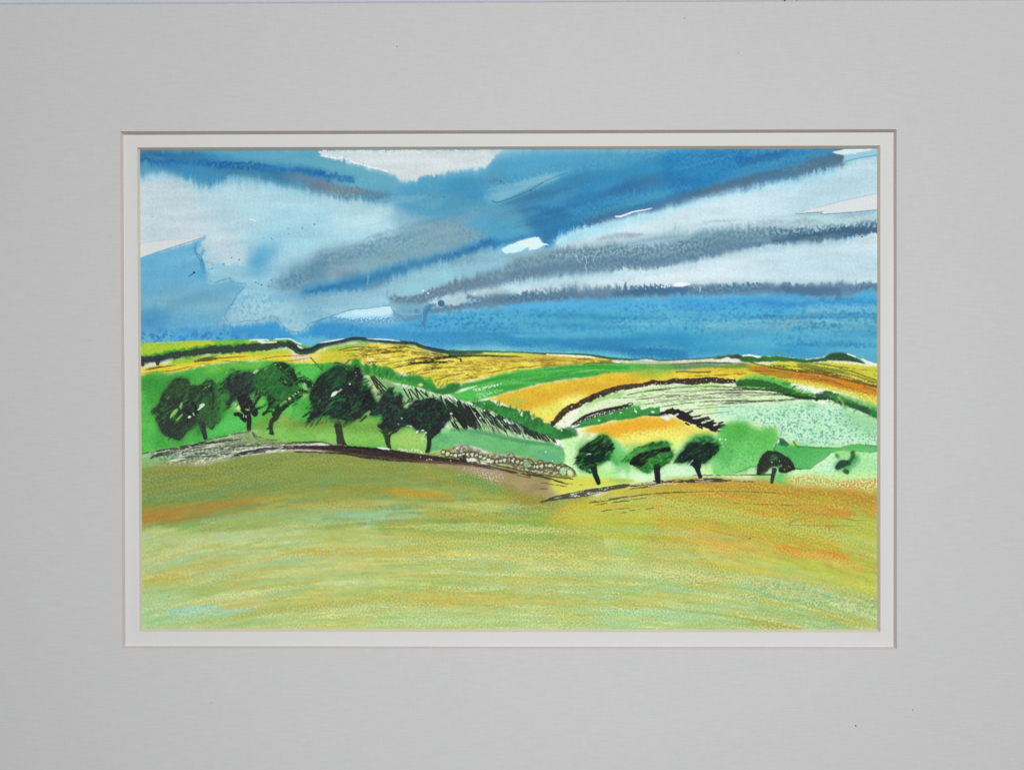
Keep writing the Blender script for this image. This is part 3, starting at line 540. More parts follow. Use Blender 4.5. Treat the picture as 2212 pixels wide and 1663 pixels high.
# --- right far fields
poly(T('C5', '20 240 350 235 480 220 700 212 1000 228 1250 210 1450 235 1720 262 1720 700 1400 560 1000 480 760 440 500 380 250 385 20 400'), (214, 206, 66), 1, 1.5, 2, 8, sm=False, col2=(190, 200, 66))
poly(T('C4', '900 160 1300 145 1871 155 1871 190 1400 210 1000 230 850 200'), (70, 120, 62), .85, 3, 3, 20)
poly(T('C5', '350 222 550 215 640 208 500 240'), (226, 222, 200), .9, 1.2); stroke(T('C5', '1240 212 1400 222 1550 245 1680 258'), [2, 3, 3, 1.5], (224, 216, 190), .95, ws=1.5)
poly(T('C5', '280 250 700 300 1100 340 1500 430 1720 510 1720 600 1400 520 1000 430 600 370 420 340 300 290'), (178, 126, 44), .95, 3, 3, 10)
poly(T('C5', '800 340 1200 370 1500 440 1720 520 1720 580 1450 520 1100 440 850 400'), (206, 132, 44), .85, 4, 4)
stroke(T('C5', '560 262 800 290 1100 330 1400 390 1600 440 1720 460'), [5, 7, 8, 8, 7], (92, 88, 48), .85, 1.5, st=.35, sl_len=30, sw=1.3)
stroke(T('C5', '850 245 1050 260 1300 300 1500 350 1720 430'), [3, 8, 8, 6, 4], (112, 116, 56), .8, 2, st=.35, sl_len=30)
stroke(T('C5', '340 225 500 260 800 310 1200 365 1600 465 1720 500'), [1.5, 1.2, 1, 1.4, 1.4], (110, 76, 40), .8, st=.2)
furrows('C5', '300 240 700 280 1200 320 1710 430', '300 340 700 390 1200 450 1710 600', 40, .1, .4, 1.1, (120, 84, 40), .7)
furrows('C5', '0 270 400 300', '0 350 400 370', 26, .2, .5, .9, (140, 124, 50), .7)
furrows('C5', '1100 250 1710 290', '1400 330 1710 400', 16, .2, .5, 1, (120, 112, 50), .7)
grain(T('C5', '700 400 1100 450 1720 590 1720 680 1300 560 900 470'), (236, 220, 120), .8, .5, 'f', .1, 3)
stroke(T('C5', '1180 355 1300 345 1500 400 1600 435'), 1, (226, 214, 150), .8, dry=.4, tt='f'); dots('C5', '565 258 6 835 312 8 1080 370 6', (236, 232, 200))
# --- long green field, then the ochre slope
poly(T('C3', '0 700 100 625 400 535 800 435 1400 375 1600 362 2240 362 2260 450 1700 505 1200 565 800 655 600 715 400 760 250 805 120 790'), (64, 158, 66), 1, 2, 3, 8, col2=(84, 182, 82), gm='h')
stroke(T('C3', '300 640 700 570 1100 500 1500 450 1800 420'), [4, 5, 6, 5, 3], (118, 192, 100), .6, 2, st=.35, sl_len=30)
stroke(T('C3', '150 600 500 540 900 450 1400 400 2000 380'), 3, (48, 136, 58), .6, 1.2, st=.35, sl_len=30)
furrows('C3', '100 640 800 470 2100 380', '300 780 900 630 2100 460', 40, .1, .3, 1, (46, 130, 58), .55)
poly(T('C3', '55 690 120 655 290 615 300 625 150 680 80 700'), (212, 232, 206), .95, .8, .8)
stroke(T('C3', '290 665 420 635 600 600'), [3, 3, 1.5], (206, 232, 202), .85, dry=.4, tt='f', ws=1.5); poly(T('C3', '290 700 480 660 640 660 560 700 350 760'), (178, 220, 170), .6, 1.5, 4, 5, dry=.3, tt='f')
poly(J(T('C3', '440 775 600 720 800 665 1200 572 1700 508'), T('C4', '300 245 560 232 800 215 1000 212 1100 228 1450 190 1871 215 1871 330 1600 320 1400 300 1100 320 800 350 550 390 300 440 100 500 -40 590'), T('C3', '1190 1045 1100 1040 1000 1015 950 930 850 900 700 860 550 800')), (226, 196, 66), 1, 2, 3, 8, sm=False, col2=(214, 176, 54))
poly(T('C3', '760 830 900 760 1400 640 1900 560 2212 500 2212 560 1800 640 1500 720 1200 800 850 900'), (214, 166, 50), .85, 7, 4)
poly(T('C3', '900 910 1100 850 1400 770 1560 740 1400 880 1200 1040 1050 1000'), (230, 228, 112), .85, 8, 4)
poly(T('C3', '1250 780 1500 720 1620 740 1400 870'), (240, 232, 140), .7, 6, 3); poly(T('C3', '680 780 820 770 900 830 720 860'), (160, 190, 90), .6, 6)
poly(T('C4', '500 235 900 215 1050 250 900 290 700 290 560 270'), (140, 178, 66), .75, 7, 4)
poly(T('C4', '850 260 1300 240 1871 260 1871 310 1300 300 900 310'), (226, 220, 76), .75, 6, 3)
poly(T('C4', '640 158 960 152 1010 200 900 225 700 225 600 210'), (84, 156, 72), .95, 4, 3, col2=(104, 170, 76)); poly(T('C4', '560 205 700 215 1000 225 1000 262 640 262 520 240'), (146, 180, 70), .75, 6, 3)
furrows('C4', '1050 235 1400 230 1871 205', '1100 290 1500 290 1871 270', 18, .15, .4, 1, (110, 104, 40), .8)
stroke(T('C4', '1050 240 1150 235 1300 242 1450 238'), 1.5, (96, 92, 44), .85, st=.25)
# --- foliage bank
FB = T('C2', '-60 380 200 360 490 340 560 350 650 405 690 340 740 300 800 350 830 420 850 350 900 400 940 400 950 350 990 395 1100 385 1180 425 1230 515 1320 500 1340 530 1480 485 1540 550 1610 510 1660 590 1700 650 1760 655 1850 590 1960 590 1950 640 1900 690 1760 725 1600 690 1400 625 1200 580 1000 520 900 480 830 620 700 500 500 480 300 500 100 620 -60 560')
poly(FB, (70, 156, 66), 1, .9, 2, 6, sm=False, col2=(92, 180, 80))
for q, c in (('500 345 600 360 700 430 600 470 480 440', (52, 124, 56)), ('690 340 760 305 800 400 700 440', (52, 128, 58)), ('1000 400 1150 420 1300 520 1200 560 1000 500', (54, 130, 58)), ('1300 510 1480 500 1560 560 1660 620 1700 700 1500 640', (50, 124, 58)), ('1680 680 1850 590 1960 590 1930 680 1760 720', (48, 108, 60)), ('850 350 900 390 900 470 840 460', (50, 110, 58)), ('945 350 990 395 1000 460 950 450', (46, 112, 56))):
    poly(T('C2', q), c, .8, 2.5, 3, 5)
poly(T('C2', '40 400 250 380 330 440 200 520 60 520'), (92, 196, 92), .8, 5, 4); poly(T('C2', '600 380 660 420 640 470 590 450'), (150, 196, 110), .8, 2)
poly(T('C2', '1470 620 1490 580 1525 600 1510 625'), (226, 216, 150), .9, .8); stroke(T('C2', '210 285 270 350 340 430'), 1.3, (66, 110, 50), .9); stroke(T('C2', '490 345 580 360 655 405'), 1.8, (36, 90, 48), .85)
# --- pale strip below it with pen hatching
poly(J(T('C2', '800 460 840 480 910 520 1010 515 1200 575 1400 620 1600 690 1760 730 1950 800'), T('C3', '300 850 600 960 900 1080 1250 1240 1200 1285 1000 1250 600 1190 200 1120 0 1150'), T('C2', '1850 1160 1800 1000 1500 760 1280 870 1200 730 1090 740 1000 810 900 640 830 570')), (150, 190, 132), 1, 1, 1.5, 8, sm=False, col2=(176, 208, 156))
poly(T('C2', '850 520 1000 520 1200 580 1190 700 1120 720 1060 620 960 560'), (128, 170, 106), .8, 4, 3)
poly(T('C2', '800 460 840 490 920 500 910 520 850 510 810 490'), (206, 222, 166), .9, .8); poly(T('C2', '870 560 930 600 1050 740 1040 770 990 800 930 740'), (178, 210, 136), .9, 2, 2)
stroke(T('C2', '1160 585 1300 615 1500 660 1700 730 1900 790 2100 860'), [1, 3, 3.5, 3.5, 3, 2], (208, 216, 204), .85, 1, ws=1.5, dry=.15)
stroke(T('C2', '2000 830 2100 860 2212 880'), 3, (150, 176, 190), .6, 1.5, ws=2)
poly(T('C2', '1190 640 1280 640 1300 760 1330 860 1290 870 1270 760 1200 720'), (112, 190, 120), .85, 2, 3); poly(T('C2', '1290 790 1335 780 1320 860 1285 870'), (196, 220, 120), .9, 1)
for q in ('1295 640 1370 770', '1350 650 1410 790', '1365 645 1480 770', '1430 630 1480 770', '1440 640 1540 770', '1485 660 1590 750', '1550 680 1590 750', '905 490 1000 670', '940 490 1100 660', '925 500 1060 720', '960 540 1090 700'): ink('C2', q, 1.5)
stroke(T('C2', '930 510 1010 620 1080 700'), [2.5, 5, 6], (62, 58, 30), .85, 1, st=.35, sl_len=9)
stroke(T('C2', '1735 735 1760 840'), 1.8, (40, 44, 40)); stroke(T('C2', '1790 780 1860 870 1900 930'), [3, 8, 10], (40, 42, 44), .95)
stroke(T('C2', '1940 810 2020 920 2090 1040 2130 1100'), [4, 13, 13, 6], (42, 42, 42), .95, ws=2)
stroke(T('C2', '1860 900 1960 980 2030 1120'), [9, 10, 4], (42, 42, 42), .95, ws=2)
for q in ('1850 1030 1930 1130', '1880 1020 1960 1140', '1930 1000 2020 1130', '2040 820 2212 1120', '2070 830 2212 1050', '2120 870 2212 1000', '1990 1000 2050 1120'): ink('C2', q, 1.8)
for i in range(26):
    u = i/25.; x = 180+u*920; y = 850+u*270+10*rr.rand()
    ink('C3', '%f %f %f %f' % (x+25*rr.rand(), y-20*rr.rand(), x+140+30*rr.rand(), y+165+25*rr.rand()), 1.1+1.5*rr.rand(), (36, 44, 40))
for q, w in (('380 880 520 980', 5), ('480 1010 650 1150', 4), ('650 1010 820 1180', 8), ('560 960 620 1020', 6), ('780 1030 950 1200', 5), ('880 1080 1020 1240', 5)): stroke(T('C3', q), [2, w, 2], (42, 54, 48), .9, ws=1)
dots('C3', '350 990 14 290 930 9 400 905 12 425 1000 10 480 940 10 575 1030 9 650 1035 11 690 1050 12 16 935 13 600 985 7 500 1010 7', (222, 232, 224), .95)
stroke(T('C3', '640 1015 700 1045 730 1060'), 2.5, (214, 224, 218), .9, ws=1.5); stroke(T('C3', '470 930 520 970'), 1.5, (214, 224, 218), .9)
rough('C2', '1650 740 1900 780 2212 900 2212 1130 1900 1130 1780 900', 60, ((36, 42, 40), (44, 60, 50), (30, 34, 36)), (80, 200), (.6, 1.5), .95, .9, 31, 1)
rough('C3', '0 800 300 880 700 1040 1150 1200 1190 1270 900 1230 500 1150 100 1120', 90, ((34, 42, 40), (46, 70, 54), (30, 34, 36), (180, 206, 180)), (60, 170), (.5, 1.2), .95, .85, 32, 1)
# --- bushy hedge down to the valley
poly(T('C3', '230 800 330 800 450 780 500 800 545 850 620 845 700 870 780 880 820 960 850 980 850 915 930 905 940 960 970 1020 1010 985 1060 985 1090 1045 1160 1050 1230 1100 1310 1110 1400 1130 1450 1180 1520 1190 1500 1230 1400 1255 1250 1240 1000 1150 700 1010 500 920 300 850'), (60, 138, 66), 1, .9, 2, 6, sm=False, col2=(48, 114, 58))
poly(T('C3', '1310 1120 1440 1100 1500 1200 1400 1250 1320 1180'), (40, 104, 56), .8, 2, 2); dots('C3', '400 825 12 290 830 8', (150, 210, 130), .8)
poly(T('C3', '1170 1060 1200 1050 1290 1090 1310 1150 1240 1110'), (214, 228, 190), .9, .8)
# --- mid green bank
poly(J(T('C2', '1620 1250 1750 1150 1900 1150 2212 1150'), T('C3', '200 1130 500 1180 900 1260 1200 1290 1300 1320 1370 1400 1400 1500 1330 1570 900 1460 500 1400 250 1320 60 1290'), T('C2', '1900 1320 1800 1400 1600 1400')), (94, 168, 106), 1, 2, 3, 9, sm=False, col2=(112, 186, 120))
stroke(T('C3', '0 1140 200 1135 500 1185 900 1270 1200 1300'), [3, 4, 5, 5, 3], (66, 138, 90), .7, 2.5)
poly(T('C3', '1050 1380 1250 1400 1260 1480 1130 1500 1000 1440'), (92, 160, 138), .7, 7); poly(T('C3', '0 1200 300 1220 300 1300 0 1290'), (110, 180, 130), .6, 6)
dots('C3', '1118 1388 16 1195 1490 9', (208, 234, 224)); grain(T('C3', '0 1170 900 1260 1300 1350 1300 1500 500 1380 0 1300'), (130, 196, 130), .5, .7, 'm', .12)
# --- right valley: pale wash, greens
poly(J(T('C3', '1310 1240 1500 1200 1700 1180 1760 1200'), T('C4', '330 980 430 1060 700 1040 1000 1010 1250 960 1500 950 1600 930'), T('C5', '0 900 400 900 600 940 700 1100 1000 1120 1300 1140 1740 1120 1740 1660 1300 1600 850 1560 580 1550 300 1500 0 1500'), T('C4', '1200 1500 700 1500 300 1540 0 1600 -300 1620 -400 1500'), T('C3', '1350 1480')), (192, 230, 164), 1, 1.5, 2, 9, sm=False, col2=(204, 232, 186))
poly(T('C4', '300 1050 420 1080 520 1300 480 1480 440 1500 380 1300'), (98, 190, 104), .8, 6, 4); poly(T('C4', '-60 1400 160 1350 430 1400 460 1480 200 1460'), (170, 226, 140), .8, 5)
poly(T('C4', '480 1440 700 1400 1000 1300 1260 1290 1290 1440 900 1480 500 1490'), (192, 230, 196), .85, 7); poly(T('C4', '330 1300 440 1330 470 1480 400 1470'), (220, 240, 206), .8, 4)
poly(T('C4', '1340 1240 1520 1180 1530 1420 1360 1420'), (196, 230, 160), .8, 5)
poly(T('C4', '-60 1450 150 1460 500 1480 560 1500 300 1540 0 1590 -300 1640 -300 1560'), (206, 208, 84), .9, 3, 3); poly(T('C4', '250 1480 480 1485 560 1500 400 1520'), (110, 180, 90), .8, 3)
# --- ochre field under the second hedge
poly(T('C4', '-90 930 60 870 300 825 600 765 860 755 1100 795 1270 870 1600 940 1500 960 1200 990 1000 1080 700 1090 500 1160 430 1070 330 1000 200 960 60 945'), (232, 222, 112), 1, 2, 3, sm=False)
poly(T('C4', '30 890 300 825 600 768 860 760 1100 798 1130 860 900 900 700 930 520 960 380 1000 200 960 60 940'), (224, 170, 50), .95, 5, 4)
poly(T('C4', '950 850 1100 800 1270 870 1200 980 1000 980'), (228, 204, 90), .6, 8); grain(T('C4', '400 950 1000 900 1200 1000 600 1060'), (238, 226, 110), .7, .5, 'f', .12, 4)
poly(T('C3', '1480 1190 1600 1180 1730 1180 1640 1260 1560 1340 1500 1260'), (236, 232, 200), .9, 3, 3); poly(T('C3', '1560 1150 1640 1140 1640 1200 1580 1210'), (228, 190, 150), .6, 3)
poly(T('C4', '1000 1010 1230 990 1250 1020 1140 1110 1000 1150 900 1050'), (222, 234, 130), .8, 6, 3)
# --- round pale hill
PH = J(T('C4', '-60 670 60 560 330 480 500 450 900 400 1300 372 1871 385'), T('C5', '250 480 600 490 900 590 1100 650 1400 700 1740 830 1740 1125 1300 1140 900 1125 700 1060 640 960 400 900 200 870 0 900'), T('C4', '1620 870 1300 760 1060 700 860 660 640 650 540 625 200 690 0 760 -150 850'))
poly(PH, (200, 220, 172), 1, 1, 1, 9, sm=False, col2=(212, 226, 188))
poly(T('C4', '0 640 60 570 300 500 450 470 400 520 150 590 60 640'), (140, 200, 108), .85, 3, 3); poly(T('C4', '600 480 900 410 1300 380 1550 375 1500 410 1000 420 700 480'), (150, 206, 112), .8, 4, 3)
poly(T('C5', '0 700 600 670 1000 650 1400 710 1740 830 1740 1130 1300 1140 900 1120 650 1010 640 940 350 880 0 830'), (178, 224, 186), .9, 7, 4, col2=(190, 226, 196))
poly(T('C5', '1300 720 1500 760 1740 840 1740 1000 1500 960 1350 850'), (134, 204, 140), .7, 12, 4); poly(T('C5', '930 660 1050 660 1000 720 950 720'), (120, 204, 140), .7, 5)
grain(T('C5', '300 750 700 700 1100 680 1350 760 1500 900 1740 1000 1740 1100 1300 1120 900 1100 650 980 400 880'), (96, 164, 158), .75, .42, 's', .14, 8)
grain(T('C5', '0 720 400 700 500 850 0 830'), (130, 190, 186), .5, .45, 's', .14, 8)
poly(T('C4', '80 600 500 530 560 560 200 640 0 700'), (220, 220, 196), .7, 3, 3)
for q, w in (('390 520 500 500 700 462 900 435 1100 418 1400 405 1640 412 1871 432', 1), ('340 542 500 535 800 515 1000 505 1200 495', .7), ('520 570 700 545 900 530 1100 520 1300 510 1500 490 1871 485', 1), ('660 618 850 590 1050 560 1200 545', .8), ('860 645 1050 615 1270 590 1500 578 1871 570', 1.1), ('620 470 860 450 1000 440', .7), ('1100 570 1400 545 1871 530', .7), ('1080 690 1400 655 1700 640 1871 640', .6), ('1300 740 1500 715 1700 690', .5), ('1000 480 1400 455 1871 450', .7), ('1280 635 1600 610 1871 600', .6)):
    stroke(T('C4', q), w, (62, 62, 50), .85, taper=.1, ws=.8, wz=5, st=.12, sl_len=14)
furrows('C4', '500 470 1000 420 1871 400', '700 620 1200 590 1871 600', 130, .04, .18, .6, (96, 100, 76), .7)
furrows('C4', '500 470 1000 420 1871 400', '700 620 1200 590 1871 600', 40, .04, .15, 1.1, (226, 230, 206), .6)
furrows('C5', '0 500 500 500', '0 680 900 630', 40, .1, .4, .6, (96, 100, 76), .6)
for q, w in (('0 520 300 520 500 512', 1), ('0 545 400 550 700 560', .8), ('0 575 500 575 800 578 950 600', .8), ('0 635 300 640 600 630 900 615 1050 620', 1.2), ('0 660 250 655 700 640', .8), ('500 520 700 545 850 570 1000 600 1100 610', 1.6), ('550 560 800 585 950 605', 1)):
    stroke(T('C5', q), w, (56, 54, 46), .9, taper=.1, ws=.6, st=.1, sl_len=14)
stroke(T('C5', '1010 640 1100 655 1200 665 1330 705'), [2, 3, 2, 1], (224, 226, 206), .95); stroke(T('C5', '1370 690 1430 712'), 2, (222, 232, 206), .9)
# hedge round the hill
p = J(T('C3', '1200 1060 1260 1000 1320 930 1400 870 1480 850 1570 790 1640 770'), T('C4', '60 545 100 520 200 490 330 440 500 410 650 390'))
stroke(p, [5, 7, 7, 6, 6, 7, 6, 6, 5], (70, 58, 46), .95, ws=2, wz=5)
for i in range(22):
    a = p[int(i/22.*(len(p)-1))]+rr.randn(2)*2.5; th = np.linspace(0, 6.3, 9); r = 3+3*rr.rand()
    stroke(np.stack([a[0]+r*np.cos(th), a[1]+r*.7*np.sin(th)], 1), .8, (48, 40, 34), .9)
p2 = T('C4', '690 385 780 358 860 365 950 362 1000 345 1250 350 1450 330 1600 345 1720 348')
stroke(p2, [5, 5, 5, 6, 7.5, 7, 6.5, 6, 4], (56, 46, 42), .95, ws=2, wz=5)
dots('C4', '180 515 13 680 395 12 870 385 14 1400 330 10 1650 350 9 1705 350 9 1330 345 5 760 385 7', (214, 204, 160), .9)
dots('C3', '1420 860 14 1390 940 16 1520 830 8 1760 740 16 1330 1040 14', (206, 204, 176), .9)
poly(T('C5', '180 440 230 400 320 375 480 370 620 400 760 450 870 530 960 560 1000 590 900 600 750 590 620 530 480 500 350 505 220 480'), (86, 178, 74), .95, 3, 4, 6)
stroke(T('C5', '200 450 350 440 500 460 650 500 800 560 920 590 1050 600'), [7, 9, 8, 7, 7, 6, 5], (48, 96, 52), .95, 2, ws=3, wz=6)
stroke(T('C5', '1050 600 1150 575 1250 600 1350 640 1500 700 1620 750 1720 800'), [7, 9, 9, 8, 8, 8, 5], (42, 78, 54), .95, 1.5, ws=3, wz=6)
poly(T('C5', '1150 555 1400 590 1720 700 1720 740 1500 670 1300 620'), (96, 176, 76), .8, 3, 4); poly(T('C5', '1640 700 1720 740 1720 830 1640 780'), (58, 140, 70), .8, 3)
stroke(T('C5', '940 520 980 560 1030 600'), [5, 5, 3], (128, 206, 108), .9, 1, ws=1.5); stroke(T('C5', '1290 600 1330 650 1350 700'), [3, 3, 2], (118, 190, 96), .8, 1)
stroke(T('C5', '240 500 400 512 600 530 800 590 1000 612 1150 620'), [1.5, 2, 2, 3, 3, 2], (34, 40, 40), .9, ws=1.2, st=.1)
poly(T('C5', '760 455 900 480 1000 510 1130 540 1100 555 1000 545 870 520'), (224, 226, 212), .9, 2, 3, dry=.2, tt='f')
# second hedge: open pen loops over green
for q in ('-100 800 0 745 200 680 400 640 550 618', '-180 870 -60 790 100 715 300 668 480 635'): ink('C4', q, 2.2, (44, 42, 48))
for i in range(12):
    x = -160+i*56; y = 850-i*19
    stroke(T('C4', '%f %f %f %f %f %f %f %f %f %f' % (x, y, x+45, y-38, x+95, y-40, x+60, y-5, x, y)), 1.2, (44, 42, 48), .9, ws=1)
poly(T('C4', '-150 900 0 800 160 750 300 710 560 628 620 620 645 680 680 670 740 645 800 655 860 640 862 745 700 745 600 765 450 790 300 800 150 850 0 870'), (62, 144, 68), .97, .9, 2, 6, sm=False, col2=(52, 128, 60))
poly(T('C4', '560 610 640 590 640 650 560 640'), (130, 206, 150), .7, 3); dots('C4', '580 690 18 570 668 10 590 705 10 785 700 18 770 700 14 410 710 13 310 715 11 105 760 8 160 800 16 220 710 6 290 725 8', (198, 232, 170), .95)
dots('C4', '785 690 5', (90, 150, 90))
stroke(T('C4', '740 735 860 740 900 735'), 2, (44, 60, 70), .9); poly(T('C4', '860 720 950 690 960 740 900 745'), (110, 130, 170), .7, 2); poly(T('C4', '870 750 940 745 980 780 960 800 900 780'), (216, 224, 222), .95, 1, 1)
stroke(T('C4', '860 722 940 705 1020 700 1130 745 1220 790 1330 830 1450 860 1560 890 1610 895'), [2, 6, 8, 10, 8, 7, 8, 9, 9], (38, 34, 38), .97, ws=2.5, wz=5)
for q in ('1010 660 1040 700', '1060 680 1100 700', '1160 720 1240 690', '1170 725 1220 700', '1240 760 1330 745', '1290 790 1420 760', '1330 800 1440 780', '1430 820 1480 800', '1480 850 1590 820', '1540 860 1610 850', '1160 830 1200 850', '1290 860 1350 890', '1450 910 1510 925', '1540 920 1600 930'): stroke(T('C4', q), 2, (38, 34, 38), .95, ws=.8)
for q in ('1035 745 1070 725', '1350 825 1390 815', '1490 855 1530 840', '1540 905 1580 900', '1250 775 1300 770'): stroke(T('C4', q), 1.8, (214, 220, 196), .95)
# --- valley greens right
poly(T('C5', '60 900 150 870 260 865 330 910 440 960 520 930 600 960 625 1060 600 1110 580 1200 450 1210 420 1340 330 1360 280 1400 150 1430 -60 1440 -70 1200 -30 1000'), (100, 192, 96), 1, 3, 3, 8, col2=(120, 204, 112))
poly(T('C5', '130 890 250 880 350 960 300 1020 180 980'), (82, 164, 68), .7, 9, 4); poly(T('C5', '420 960 600 950 620 1060 500 1090 300 1060'), (88, 176, 70), .7, 8, 4)
poly(T('C5', '-60 1240 300 1240 400 1340 250 1400 -60 1440'), (140, 212, 134), .6, 8); grain(T('C5', '0 1050 600 1000 560 1250 300 1400 0 1400'), (74, 156, 92), .5, .45, 's', .14, 6)
poly(T('C5', '640 1050 670 1045 750 1105 900 1130 1100 1140 1300 1142 1420 1110 1530 1105 1740 1130 1740 1185 1650 1200 1450 1190 1280 1183 1200 1210 1130 1270 1040 1330 980 1375 880 1382 800 1372 730 1290 650 1260 590 1210 580 1150'), (88, 178, 96), 1, .7, 1, 8, sm=False, edge=2.2, ec=(44, 118, 72))
poly(T('C5', '680 1130 900 1130 1050 1160 900 1220 700 1200'), (66, 158, 88), .6, 9, 4); poly(T('C5', '640 1048 680 1048 740 1105 720 1130 640 1110'), (42, 102, 66), .9, 1.5, 1)
poly(T('C5', '740 1100 820 1080 860 1130 780 1130'), (170, 208, 100), .9, 1.5); stroke(T('C5', '800 1080 830 1130 870 1135'), 2, (50, 130, 60), .8); poly(T('C5', '605 1100 640 1050 640 1080'), (224, 230, 224), .95, .8); stroke(T('C5', '680 920 655 1020'), 1.5, (90, 160, 150), .6)
poly(T('C5', '1010 1370 1100 1290 1250 1230 1400 1300 1350 1400 1100 1440 1000 1400'), (190, 226, 196), .7, 8); poly(T('C5', '1260 1190 1450 1190 1500 1240 1400 1290 1280 1260'), (150, 208, 116), .8, 3)
poly(T('C5', '1250 1250 1500 1200 1720 1210 1720 1420 1300 1440'), (160, 222, 158), .7, 9)
grain(T('C5', '900 1400 1740 1230 1740 1450 900 1480'), (120, 190, 156), .4, .5, 's', .14, 6)
poly(T('C5', '580 1440 720 1430 760 1540 600 1560'), (88, 190, 96), .85, 4, 3); poly(T('C5', '330 1450 560 1440 580 1540 400 1520'), (140, 206, 110), .7, 4)
poly(T('C5', '700 1450 1000 1430 1740 1440 1740 1650 1300 1600 850 1550 740 1520'), (196, 226, 150), .7, 4, 3)
grain(T('C5', '720 1470 1000 1450 1350 1500 1740 1480 1740 1640 1300 1590 850 1545 740 1510'), (200, 142, 66), .9, .52, 'f', .1, 3); grain(T('C5', '1300 1520 1740 1510 1740 1590 1350 1570'), (214, 132, 70), .8, .45, 'f', .1, 3)
stroke(T('C5', '0 1445 150 1440 400 1437 560 1440'), 1.3, (40, 80, 50), .85, st=.15); stroke(T('C5', '170 1415 300 1370 330 1355 400 1350'), 1, (60, 140, 70), .8)
poly(T('C5', '0 1460 300 1440 360 1470 400 1520 150 1500 0 1480'), (210, 228, 190), .8, 2)

rough('C3', '230 800 450 780 620 845 780 880 850 915 940 960 1010 985 1090 1045 1230 1100 1450 1180 1500 1230 1250 1240 1000 1150 700 1010 500 920 300 850', 60, ((44, 110, 56), (74, 156, 76), (36, 92, 52)), (40, 110), (1, 2.5), -1.3, .6, 33)
rough('C2', '300 400 560 350 740 300 850 350 990 395 1230 515 1480 485 1700 650 1960 590 1900 690 1600 690 1200 580 900 480 500 480', 80, ((44, 122, 54), (90, 176, 74), (36, 100, 50)), (40, 110), (1, 2.5), -1.2, .6, 34)
rough('C5', '190 440 480 370 760 450 960 560 1250 570 1500 660 1740 760 1740 830 1500 730 1250 640 900 600 500 500 220 480', 90, ((40, 84, 50), (58, 130, 60), (32, 60, 46), (100, 180, 80)), (30, 90), (.8, 2.2), -.5, .7, 35, .6)
rough('C4', '690 400 860 380 1000 370 1250 375 1500 360 1720 365 1720 320 1450 310 1250 325 1000 320 860 340 690 370', 46, ((48, 40, 38), (70, 58, 48), (200, 196, 150)), (16, 44), (.6, 1.4), -.9, .8, 36, .4)

for q, c, a in (('1500 1150 1560 1050 1640 960 1700 1080 1720 1250 1600 1330', (70, 160, 76), .45), ('1560 900 1720 850 1860 900 1871 1040 1700 1060', (72, 158, 66), .5), ('300 1120 420 1180 460 1330 380 1440 320 1300', (70, 176, 92), .5), ('1000 1330 1100 1310 1200 1400 1050 1450', (216, 240, 200), .6), ('700 1400 800 1450 640 1480 560 1440', (220, 240, 206), .6), ('430 1090 560 1060 660 1080 520 1150', (120, 206, 120), .6), ('-120 1100 -40 1000 60 960 -20 1080', (120, 204, 110), .6), ('1180 1000 1260 960 1420 950 1500 990 1300 1000', (70, 160, 76), .6)):
    poly(T('C4', q), c, a, 5, 4, 8, fe=4)
for q, c, a in (('60 560 260 520 420 600 380 760 200 840', (50, 130, 54), .5), ('620 1080 780 1080 860 1140 760 1230 640 1180', (52, 130, 56), .5), ('1000 420 1200 400 1420 420 1300 470 1060 500', (56, 140, 56), .5), ('880 560 1000 620 1060 760 1000 860 920 700', (52, 134, 54), .5), ('1900 780 2100 760 2212 900 2100 960 1900 900', (60, 150, 60), .5)):
    poly(T('C1', q), c, a, 7, 5, 10)
# ---------------------------------------------------------------- trees on the left
DK = (42, 52, 50); DB = (50, 48, 52); MG = (42, 92, 52)
def crown(t, s, col=DK, col2=MG, a=.96, w=3., b=1.):
    P = T(t, s)
    poly(P, tuple(.8*v+.2*u for v, u in zip(col2, (60, 150, 60))), .65, b+5.5, w+4, 9)
    poly(P, col2, .5, b+2, w+1.5, 6)
    poly(P, col, a, b, w, 6, col2=col2, gm='b')
def scr(t, s, col, w=1.6, a=.7, st=.3): stroke(T(t, s), w, col, a, taper=.2, ws=1.5, wz=5, st=st, sl_len=12)
_g0 = grad
def grad(sl, p, mode, s):
    if mode == 'b': return ss(.52, .72, fbm(X[sl]/9+Y[sl]/14, Y[sl]/7-X[sl]/12, s))
    return _g0(sl, p, mode, s)
# first tree: wide, leaning crown with light slits
crown('C1', '190 930 230 870 290 800 310 720 390 620 450 540 520 525 620 540 650 600 700 605 760 610 850 550 920 560 960 640 990 700 1000 800 980 960 1000 1010 930 1090 900 1130 860 1100 780 1070 700 1080 660 1120 600 1160 560 1220 500 1250 430 1220 340 1190 300 1130 260 1050 235 1000 250 950', (46, 62, 52), (60, 104, 58))
poly(T('C1', '400 580 560 530 620 560 620 700 560 720 400 750 330 760'), (60, 90, 54), .6, 5, 4)
poly(T('C1', '380 760 600 780 700 900 720 1000 600 1040 420 900'), (50, 56, 54), .7, 5, 4); poly(T('C1', '740 800 900 740 980 830 990 1000 880 1090 740 1060 700 960'), (60, 104, 58), .75, 5, 4)
poly(T('C1', '280 1000 450 1020 700 1040 640 1120 500 1240 400 1200 300 1130'), (52, 58, 56), .8, 4, 4)
for q in ('740 660 830 625 900 640 920 720 930 830 900 900', '560 830 620 800 700 850 720 960 640 940 560 880'): scr('C1', q, (28, 38, 34), 4.5, .8, .2)
poly(T('C1', '830 610 900 600 930 700 1000 760 980 700 960 620 900 560'), (56, 110, 60), .6, 2)
poly(T('C1', '410 990 450 920 490 880 510 890 480 940'), (128, 190, 98), .95, .8, .8); poly(T('C1', '520 860 540 815 555 820 550 870 530 890'), (128, 190, 98), .95, .8); stroke(T('C1', '555 810 620 775'), 1.3, (72, 140, 70), .9)
